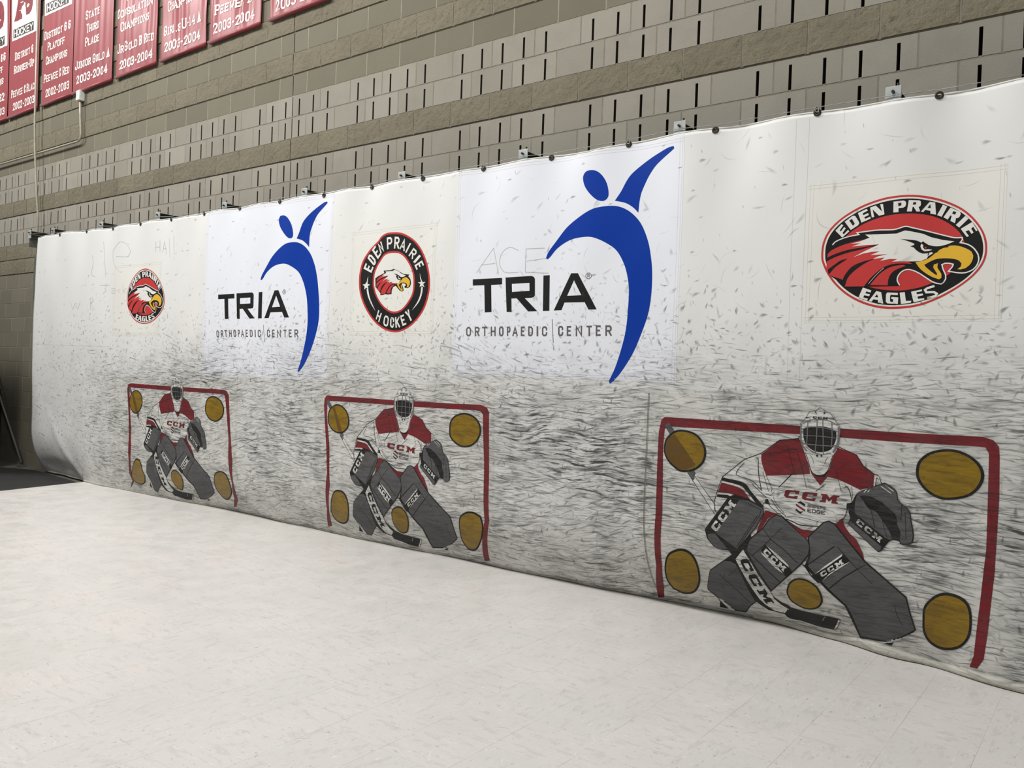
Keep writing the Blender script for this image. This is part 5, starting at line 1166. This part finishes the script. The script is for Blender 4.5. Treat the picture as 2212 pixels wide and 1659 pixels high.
# ------------------------------------------------------------------ the tarp
GRP = [(-3.907, 2.946), (-3.271, 2.941), (-2.677, 2.925), (-2.076, 2.927), (-1.481, 2.925), (-0.876, 2.927), (-0.293, 2.926), (0.308, 2.93), (0.903, 2.925), (1.495, 2.931), (2.081, 2.929), (2.68, 2.931), (3.27, 2.935), (3.867, 2.943), (4.46, 2.941), (5.06, 2.943), (5.663, 2.937)]
BRK = [(-4.807, 3.037), (-4.158, 3.012), (-2.964, 2.99), (-1.765, 2.99), (-0.57, 2.973), (0.627, 2.978), (1.821, 2.978), (3.015, 2.991), (4.214, 3.001), (5.44, 2.99)]
def make_tarp():
    NX, NZ = 440, 112; XL, XR = -4.54, 7.2
    v = []; fcs = []
    for j in range(NZ+1):
        for i in range(NX+1):
            x = XL+(XR-XL)*i/NX; z = ztop(x)*j/NZ
            # the free left edge bows in a little at the hem
            v.append(on_tarp(x, z))
    for j in range(NZ):
        for i in range(NX):
            a = j*(NX+1)+i; fcs.append((a, a+1, a+NX+2, a+NX+1))
    me = bpy.data.meshes.new('shooting_tarp'); me.from_pydata(v, [], fcs); me.materials.append(MAT['e'])
    me.polygons.foreach_set('use_smooth', [True]*len(fcs)); me.update()
    o = put(bpy.data.objects.new('shooting_tarp', me))
    so = o.modifiers.new('thick', 'SOLIDIFY'); so.thickness = .0012; so.offset = -1
    me2 = o.data
    return o
TARP = make_tarp()
tag(TARP, 'long white scuffed vinyl shooting tarp with logos and printed hockey goalies hung along block wall', 'tarp')

def rect(D, x0, x1, z0, z1, m, layer):
    zt = lambda x: min(z1, ztop(x)-.012)
    n = 24; P = [(x0+(x1-x0)*i/n, z0) for i in range(n+1)]+[(x1-(x1-x0)*i/n, zt(x1-(x1-x0)*i/n)) for i in range(n+1)]
    D.poly(P, m, layer)
def stitched(D, x0, x1, z0, z1, layer, m='p', sides='lrtb'):
    for o in (.012, .03):
        if 'l' in sides: D.line([(x0+o, z0), (x0+o, z1)], .0016, 't', layer)
        if 'r' in sides: D.line([(x1-o, z0), (x1-o, z1)], .0016, 't', layer)
        if 't' in sides: D.line([(x0, z1-o), (x1, z1-o)], .0016, 't', layer)
        if 'b' in sides: D.line([(x0, z0+o), (x1, z0+o)], .0016, 't', layer)

def draw(nm, part, parent, outname=None, base=0):
    D = Decal()
    for mat, lay, kind, pts in PRINTS[nm][part]: D.art(mat, lay+base, kind, pts)
    return D.build(outname or part, parent)

# white logo panels
for nm, (x0, x1, z0, z1), lab in (('figure_left', (-.79, 1.05, 1.335, 2.95), 'small'), ('figure_right', (2.455, 4.27, 1.425, 2.96), 'large')):
    D = Decal(); rect(D, x0, x1, z0, z1, 'n', 1); stitched(D, x0, x1, z0, min(z1, 2.93), 1.5)
    pn = D.build('logo_panel', TARP); pn['label'] = 'bright white vinyl panel with blue leaping figure'
    draw(nm, 'figure', pn, 'leaping_figure'); draw(nm, 'lettering', pn, 'logo_lettering'); [draw(nm, 'subtitle_'+q, pn, 'divider_line' if q == 'b' else 'logo_subtitle') for q in 'abc']; draw(nm, 'registered_mark', pn)
# emblem panels
for nm, (x0, x1, z0, z1) in (('oval_big', (5.03, 5.98, 1.78, 2.55)), ('round', (1.30, 2.26, 1.72, 2.58)), ('oval_small', (-2.56, -1.62, 1.72, 2.50))):
    D = Decal(); rect(D, x0, x1, z0, z1, 'c', 1); stitched(D, x0, x1, z0, z1, 1.5)
    pn = D.build('emblem_panel', TARP); pn['label'] = 'cream vinyl panel with printed eagle emblem'
    draw(nm, 'rings', pn, 'emblem_ring', 1); draw(nm, 'eagle_head', pn, None, 1)
    draw(nm, 'beak', pn, None, 1); [draw(nm, 'lettering_'+q, pn, 'emblem_lettering', 1) for q in 'abc']
    if nm == 'round': [draw(nm, 'star_'+q, pn, 'shooting_star', 1) for q in 'ab']
# goalie panels
for g, (x0, x1, z1) in ((1, (-2.47, -.20, 1.29)), (2, (.90, 2.88, 1.355)), (3, (4.06, 6.22, 1.385))):
    nm = 'goal%d' % g; D = Decal(); rect(D, x0, x1, .012, z1, 'p', 1); stitched(D, x0, x1, .02, z1, 1.5, sides='lrt')
    if g == 3: D.line([(x0+.03, .08), (x0+.026, z1*.5), (x0+.03, z1-.03)], .012, 'q', 1.6)
    pn = D.build('goalie_panel', TARP); pn['label'] = 'stitched panel printed with a red goal and crouching goalie'
    draw(nm, 'goal_frame', pn, None, 1)
    for part in ('stick', 'trousers_a', 'trousers_b', 'trousers_c', 'jersey', 'jersey_lettering', 'blocker', 'goalie_mask', 'right_leg_pad', 'left_leg_pad', 'goalie_stick', 'catching_glove'):
        if part == 'stick': draw(nm, 'stick', pn, 'stick_handle', 1)
        elif part.startswith('trousers'): draw(nm, part, pn, 'trousers', 1)
        elif part.endswith('leg_pad'): draw(nm, part, pn, 'leg_pad', 1)
        else: draw(nm, part, pn, None, 1)
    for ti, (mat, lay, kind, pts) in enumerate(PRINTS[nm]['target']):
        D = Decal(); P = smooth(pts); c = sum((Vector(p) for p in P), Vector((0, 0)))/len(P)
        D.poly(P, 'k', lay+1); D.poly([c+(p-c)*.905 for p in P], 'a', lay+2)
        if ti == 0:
            for m2, l2, k2, p2 in PRINTS[nm]['target_shade']: D.art(m2, l2+1, k2, p2)  # darker gold where the stick shows through the first target
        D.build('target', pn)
# long seams of the cloth itself
for P in ([(4.95, 1.45), (4.95, 2.92)], [(5.02, 1.45), (5.02, 2.92)], [(6.35, 1.45), (6.35, 2.92)], [(-4.5, 1.62), (-2.6, 1.60)]):
    D = Decal(); D.line(P, .0018, 't', 1); D.build('cloth_seam', TARP)
# pencil writing
D = Decal()
def pencil(s, w=.006):
    for l in s.split('|'):
        D.line(smooth([tuple(map(float, q.split(','))) for q in l.split()], False), w, 's', 1.7)
def tf(x, z): return x, z
pencil('2.666,2.170 2.819,2.340 2.874,2.149|2.706,2.224 2.839,2.230|3.042,2.310 2.961,2.336 2.896,2.298 2.880,2.224 2.931,2.162 3.052,2.156|3.258,2.313 3.106,2.316 3.109,2.154 3.298,2.139|3.117,2.230 3.280,2.243', .005)
D.build('pencil_scribble', TARP)
for chunk in '-2.869,2.795 -2.767,2.386|-2.534,2.600 -2.289,2.585 -2.232,2.646 -2.332,2.731 -2.467,2.751 -2.628,2.672 -2.598,2.541 -2.432,2.426 -2.363,2.423|-1.733,2.713 -1.728,2.603|-1.730,2.652 -1.660,2.649|-1.666,2.720 -1.657,2.599|-1.610,2.586 -1.590,2.705 -1.535,2.570|-1.605,2.629 -1.547,2.626|-1.503,2.731 -1.458,2.527|-1.404,2.744 -1.366,2.547|-3.078,2.651 -3.049,2.565 -3.082,2.423 -2.988,2.395|-2.867,2.294 -2.665,2.287|-2.753,2.290 -2.745,2.224 -2.803,2.197|-2.619,2.247 -2.511,2.248 -2.506,2.192 -2.601,2.196 -2.604,2.222 -2.509,2.224|-2.390,2.232 -2.458,2.216 -2.395,2.188|-2.341,2.282 -2.336,2.181|-2.268,2.243 -2.338,2.212 -2.250,2.179|-3.066,2.157 -3.055,2.022|-3.066,2.157 -2.990,2.126 -3.060,2.089 -2.963,2.020|-3.550,2.131 -3.484,2.031 -3.430,2.109 -3.366,2.029 -3.311,2.125'.split('|'):
    D = Decal(); pencil(chunk, .0045); D.build('pencil_stroke', TARP)
# edges
hm = MB()
def hem_path(x0, x1, r, n, lift=0):
    pts = []; rr = []
    for i in range(n+1):
        x = x0+(x1-x0)*i/n; q = r*(.8+.25*math.sin(x*9)*math.sin(x*3.1)); pts.append((x, -depth(x, 0)-q*.5-lift, q+.001)); rr.append(q)
    hm.tube(pts, rr, 10)
hem_path(-4.5, 4.72, .013, 150); hem_path(4.70, 7.15, .030, 90, .012)
hm.build('bottom_hem', MAT['h'], TARP, True)
hm = MB(); hm.tube([(x/50, -depth(x/50, ztop(x/50)-.004), ztop(x/50)-.002) for x in range(-226, 360, 5)], .0045, 6)
hm.build('top_hem', MAT['c'], TARP, True)
steel = plain('galvanised_steel', srgb(150, 153, 152), .45, .6, .15, 20)
steel_d = plain('grey_painted_steel', srgb(104, 106, 100), .5, .25, .1)
darkm = plain('dark_brass', srgb(62, 56, 46), .45, .7)
pl = plain('pale_end_plate', srgb(178, 182, 178), .5, .3)
for gx, gz in GRP:
    g = MB(); n = 20; rings = []
    for r, l in ((.021, .001), (.019, .006), (.011, .006), (.009, .001)):
        rings.append([on_tarp(gx+r*math.cos(2*math.pi*k/n), gz+r*math.sin(2*math.pi*k/n), l+.002) for k in range(n)])
    b = len(g.v)
    for R in rings: g.v += R
    for i in range(3):
        for k in range(n):
            g.f.append((b+i*n+k, b+i*n+(k+1) % n, b+(i+1)*n+(k+1) % n, b+(i+1)*n+k)); g.m.append(0); g.t.append(.5)
    g.f.append(tuple(b+3*n+k for k in range(n))); g.m.append(1); g.t.append(.5)
    g.build('grommet', [darkm, hole], TARP, True)

# ------------------------------------------------------------------ brackets, cable, hooks
def place_words(i):
    return ('farthest left of the row, at the free tarp corner', 'second from the left end of the tarp', 'third from the left end of the tarp', 'above the small red eagle emblem',
            'above the left edge of the small blue figure panel', 'just right of the small blue figure', 'above the round eagle emblem', 'above the large blue figure panel, left of its head',
            'right of the large blue figure', 'nearest the camera, above the gap before the large oval emblem')[i]
def bracket(i, x, z):
    r = empty('wall_bracket', (x, 0, z)); tag(r, 'grey steel bracket, '+place_words(i), 'bracket', 'wall brackets along the tarp top')
    a = MB(); L = .322; h = .085
    a.box((-.022, -L, -h), (-.018, -.001, .0)); a.box((-.022, -L, -.004), (.022, -.001, .0)); a.box((-.022, -L, -h), (.022, -.001, -h+.004))
    a.box((-.004, -L, -h*.5-.004), (.022, -.001, -h*.5+.004))
    a.build('arm', steel_d, r)
    p = MB(); p.box((-.040, -L-.006, -.095), (.040, -L, .012)); p.build('end_plate', pl, r, bevel=.003)
    p = MB(); p.box((-.05, -.010, -.14), (.05, -.0135, .03)); p.build('base_plate', steel_d, r)
    b = MB(); b.tube([(0, -L-.004, -.02), (0, -L-.022, -.02)], .008, 6); b.build('bolt', darkm, r)
    b = MB(); b.tube([(.02, -L*.98, .012), (.02, -L*.98, .028)], .006, 8); b.build('bolt', darkm, r)
    if i == 0:
        g = MB(); g.box((-.018, -L, -.20), (-.012, -.05, -.085)); g.build('gusset', steel_d, r)
    return r
for i, (x, z) in enumerate(BRK): bracket(i, x, z+.028)
pc = MB(); pc.box((-5.31, -.055, 2.22), (-5.255, -.010, 2.83)); tag(pc.build('steel_post', steel_d, bevel=.004), 'slim grey steel upright bolted to block wall behind tarp left edge', 'post')
pts = []
for x, z in BRK: pts.append((x, z-.012, 'b'))
for k, (x, z) in enumerate(GRP): pts.append((x, z+.028, 'g'))
pts.sort(); cb = MB()
cb.tube([(x, -.336 if t == 'b' else -depth(x, z)-.006, z) for x, z, t in pts]+[(7.1, -.36, 2.975)], .0022, 6)
tag(cb.build('support_cable', steel, None, True), 'thin steel cable strung along the tarp top through its brackets', 'cable')
hk0 = None
where = ['at the far left end', 'above the small red eagle emblem', 'above the left part of the small blue figure panel', 'above the raised arm of the small blue figure', 'above the round eagle emblem', 'above the large blue figure head', 'above the tarp area right of the large blue figure', 'above the large oval emblem']
for k, (x, z) in enumerate(GRP[1::2]+[]):
    if k >= 8: break
    if hk0 is None:
        m_ = MB(); n = 16
        m_.tube([(.010*math.cos(2*math.pi*i/n), 0, .016*math.sin(2*math.pi*i/n)) for i in range(n+1)], .0028, 6, cap=False)
        hk0 = o = m_.build('wire_hook', steel, None, True)
    else:
        o = hk0.copy(); COL.objects.link(o)
    o.location = (x, -depth(x, z)-.010, z+.016)
    tag(o, 'small wire hook on tarp top, '+where[k], 'hook', 'wire hooks on the tarp top')

# ------------------------------------------------------------------ conduits
cond = plain('painted_conduit', srgb(172, 166, 148), .5, .1)
c = MB(); c.tube([(-5.335, -.085, 6.9), (-5.335, -.085, 4.6), (-5.30, -.085, 4.2), (-5.235, -.075, 3.6), (-5.20, -.065, 3.32), (-5.215, -.06, 3.2), (-5.26, -.045, 3.09), (-5.28, -.03, 2.84)], .013, 10)
t = c.build('wall_conduit', cond, None, True); tag(t, 'tall vertical painted conduit running down block wall between red banners', 'conduit')
c = MB(); c.tube([(-4.165, -.045, 4.70), (-4.15, -.045, 4.5), (-4.12, -.045, 4.28), (-4.125, -.045, 4.235), (-4.15, -.045, 4.205), (-4.20, -.045, 4.19), (-5.1, -.045, 4.19), (-9.5, -.045, 4.20)], .013, 10)
tag(c.build('wall_conduit', cond, None, True), 'painted conduit dropping from white box then bending left along wall', 'conduit')
c = MB(); c.box((-.05, -.075, -.065), (.05, -.012, .065)); t = c.build('junction_box', plain('white_box', srgb(214, 216, 208), .4), None, False, .005); t.location = (-4.165, 0, 4.755)
tag(t, 'small white junction box below the third red banner', 'junction box')
c = MB(); c.box((-.044, -.079, -.059), (.044, -.0755, .059)); c.build('cover', plain('white_cover', srgb(222, 224, 218), .35), t, False, .003)

# ------------------------------------------------------------------ banners
ban_red = new_mat('red_satin', .46, 0, .4)
def satin():
    M, n, b = ban_red
    g = n.node('ShaderNodeNewGeometry')
    c = n.mix(n.noise(g.outputs['Position'], 4, 2), srgb(140, 56, 60)+(1,), srgb(152, 64, 68)+(1,)); n.l.new(c, b.inputs['Base Color'])
    b.inputs['Sheen Weight'].default_value = .12
    return M
RED = satin()
BT = {'w': plain('white_felt', srgb(236, 232, 224), .6, 0, .04), 'v': plain('maroon_print', srgb(122, 44, 50), .6), 'k': plain('black_felt', srgb(48, 46, 42), .6)}
BAN = [
 (-7.25, -6.345, 'leftmost of the row, cut by the picture edge', [('DISTRICT 6 &', 5.67, -7.13, -6.45), ('PLAYOFF', 5.51, -7.03, -6.53), ('CHAMPIONS', 5.34, -7.10, -6.49), ('B2', 5.10, -6.62, -6.457), ('2002-2003', 4.90, -7.1, -6.443)], -.92, .0),
 (-6.315, -5.385, 'reading DISTRICT 6 RUNNER-UP', [('DISTRICT 6', 5.595, -6.13, -5.56), ('RUNNER-UP', 5.41, -6.15, -5.52), ('PEEWEE C BLACK', 5.085, -6.22, -5.44), ('2002-2003', 4.90, -6.155, -5.487)], 0, 0),
 (-5.27, -4.418, 'reading DISTRICT 6 & PLAYOFF CHAMPIONS', [('DISTRICT 6 &', 5.68, -5.226, -4.50), ('PLAYOFF', 5.52, -5.13, -4.65), ('CHAMPIONS', 5.34, -5.17, -4.57), ('PEEWEE C RED', 5.11, -5.21, -4.50), ('2002-2003', 4.91, -5.155, -4.495)], 1.0, .12),
 (-4.395, -3.41, 'reading STATE THIRD PLACE, above the white junction box', [('STATE', 5.69, -4.10, -3.74), ('THIRD', 5.52, -4.07, -3.75), ('PLACE', 5.355, -4.09, -3.74), ('JUNIOR GOLD A', 5.11, -4.35, -3.48), ('2003-2004', 4.925, -4.30, -3.52)], 1.97, .13),
 (-3.31, -2.408, 'reading CONSOLATION CHAMPIONS', [('STATE', 5.68, -3.10, -2.75), ('CONSOLATION', 5.512, -3.30, -2.53), ('CHAMPIONS', 5.345, -3.22, -2.58), ('JR GOLD B RED', 5.095, -3.29, -2.48), ('2003-2004', 4.90, -3.225, -2.508)], 3.0, .3),
 (-2.322, -1.44, 'reading GIRLS U-14 A', [('CHAMPIONS', 5.34, -2.2, -1.6), ('GIRLS U-14 A', 5.083, -2.27, -1.54), ('2003-2004', 4.90, -2.24, -1.55)], 4.0, .3),
 (-1.378, -.497, 'second from the right, reading PEEWEE A 2003-2004', [('PEEWEE A', 5.08, -1.27, -.66), ('2003-2004', 4.895, -1.296, -.60)], 4.95, .3),
 (-.35, .545, 'rightmost and highest in the picture, reading 2003-2004', [('2003-2004', 4.885, -.263, .425)], 5.95, .3)]
def banner(bx):
    x0, x1, lab, lines, ldx, ldz = bx
    z0, z1 = 4.80, 6.75; ph = random.uniform(0, 6)
    rip = max(0, min(1, (x0+4.8)/2.2))
    def yb(x, z):
        u = (x-x0)/(x1-x0); k = max(0, min(1, (z-z0)/.25))
        return -.034-.010*(1-k)*0-(.0035+.009*rip*k)*math.sin(x*38+ph+.8*math.sin(z*1.7))*(.5+.5*math.sin(x*11+z*.8))-.004*rip*math.sin(z*9+x*5)
    v = []; fcs = []; NX, NZ = 44, 70
    for j in range(NZ+1):
        for i in range(NX+1): v.append((x0+(x1-x0)*i/NX, yb(x0+(x1-x0)*i/NX, z0+(z1-z0)*j/NZ), z0+(z1-z0)*j/NZ))
    for j in range(NZ):
        for i in range(NX): a = j*(NX+1)+i; fcs.append((a, a+1, a+NX+2, a+NX+1))
    me = bpy.data.meshes.new('championship_banner'); me.from_pydata(v, [], fcs); me.materials.append(RED); me.polygons.foreach_set('use_smooth', [True]*len(fcs)); me.update()
    o = put(bpy.data.objects.new('championship_banner', me)); so = o.modifiers.new('t', 'SOLIDIFY'); so.thickness = .0015; so.offset = -1
    tag(o, 'red championship banner with white lettering, '+lab, 'banner', 'red banners on the block wall')
    h = MB(); h.tube([(x0, -.042, z0+.022), (x1, -.042, z0+.022)], .017, 10); h.build('rod_pocket', RED, o, True)
    def pb(x, z, lift=0): return (x, yb(x, z)-.002-lift, z)
    for txt, z, a, b in lines:
        ch = .105 if txt[0].isdigit() else .112; ws = txt.split(' ')
        wl = lambda t: sum({'I': .45, 'M': 1.25, 'W': 1.35, '-': .6, '1': .7}.get(c, 1) for c in t)+.2*(len(t)-1)
        tot = sum(map(wl, ws))+.75*(len(ws)-1); x = a
        for wd in ws:
            D = Decal(pb, .02); xe = x+(b-a)*wl(wd)/tot
            D.text(wd, ((x, z), (xe, z), (x, z+ch)), 'w', 1, thick=.2, serif=True, gap=.2, caps=True); D.build('lettering', o, BT)
            x = xe+.75*(b-a)/tot
    D = Decal(pb, .03); ok = False
    for mat, lay, kind, P in PRINTS['banner']['logo']:
        Q = [(p[0]+ldx, p[1]+ldz) for p in P]
        Q = [(min(max(q[0], x0+.01), x1-.01), min(q[1], z1-.01)) for q in Q]
        if ldx < 2.5: D.art(mat, lay, kind, Q); ok = True
    if ok: D.build('logo_patch', o, BT)
for b_ in BAN: banner(b_)

# ------------------------------------------------------------------ left corner
rub = plain('black_rubber', srgb(34, 33, 31), .85, 0, .25, 6, .4, 90)
f = MB(); P = [(-9, -.9), (-5.6, -.56), (-5.05, -.36), (-4.8, -.21), (-4.4, -.17), (-3.9, -.19), (-3.44, -.24), (-3.445, -.16), (-1.78, -9), (-9, -9)]
P = [(-9, -1.0), (-6.0, -.62), (-5.4, -.42), (-5.0, -.24), (-4.75, -.18), (-4.3, -.22), (-3.6, -.28), (-3.39, -.32), (-1.77, -8.9), (-9, -8.9)]
n0 = len(P); f.v = [(x, y, -.002) for x, y in P]+[(x, y, -.0155) for x, y in P]
f.f = [tuple(reversed(range(n0)))]+[(i, (i+1) % n0, n0+(i+1) % n0, n0+i) for i in range(n0)]; f.m = [0]*len(f.f); f.t = [.5]*len(f.f)
tag(f.build('rubber_mat', rub), 'black rubber floor mat beyond the left edge of the white tiles', 'mat')
b_ = MB(); b_.tube([(-6.75, -.17, 1.78), (-5.352, -.12, .035)], .017, 10)
t = b_.build('steel_brace', plain('dull_steel', srgb(120, 120, 114), .5, .5), None, True); tag(t, 'thin diagonal steel rod leaning near the wall at the left picture edge', 'rod')
b_ = MB(); b_.box((-5.40, -.16, -.015), (-5.30, -.08, .010)); b_.tube([(-5.32, -.10, .01), (-5.32, -.10, .055)], .007, 8); b_.tube([(-5.385, -.14, .01), (-5.385, -.14, .05)], .007, 8); b_.build('foot_plate', steel_d, t)
b_ = MB(); b_.box((-7.2, -.45, -.016), (-6.27, -.03, 1.02)); tag(b_.build('padded_panel', plain('black_vinyl', srgb(20, 20, 20), .6, 0, .2, 8), None, False, .04), 'black padded block standing by the wall at the left picture edge', 'pad')
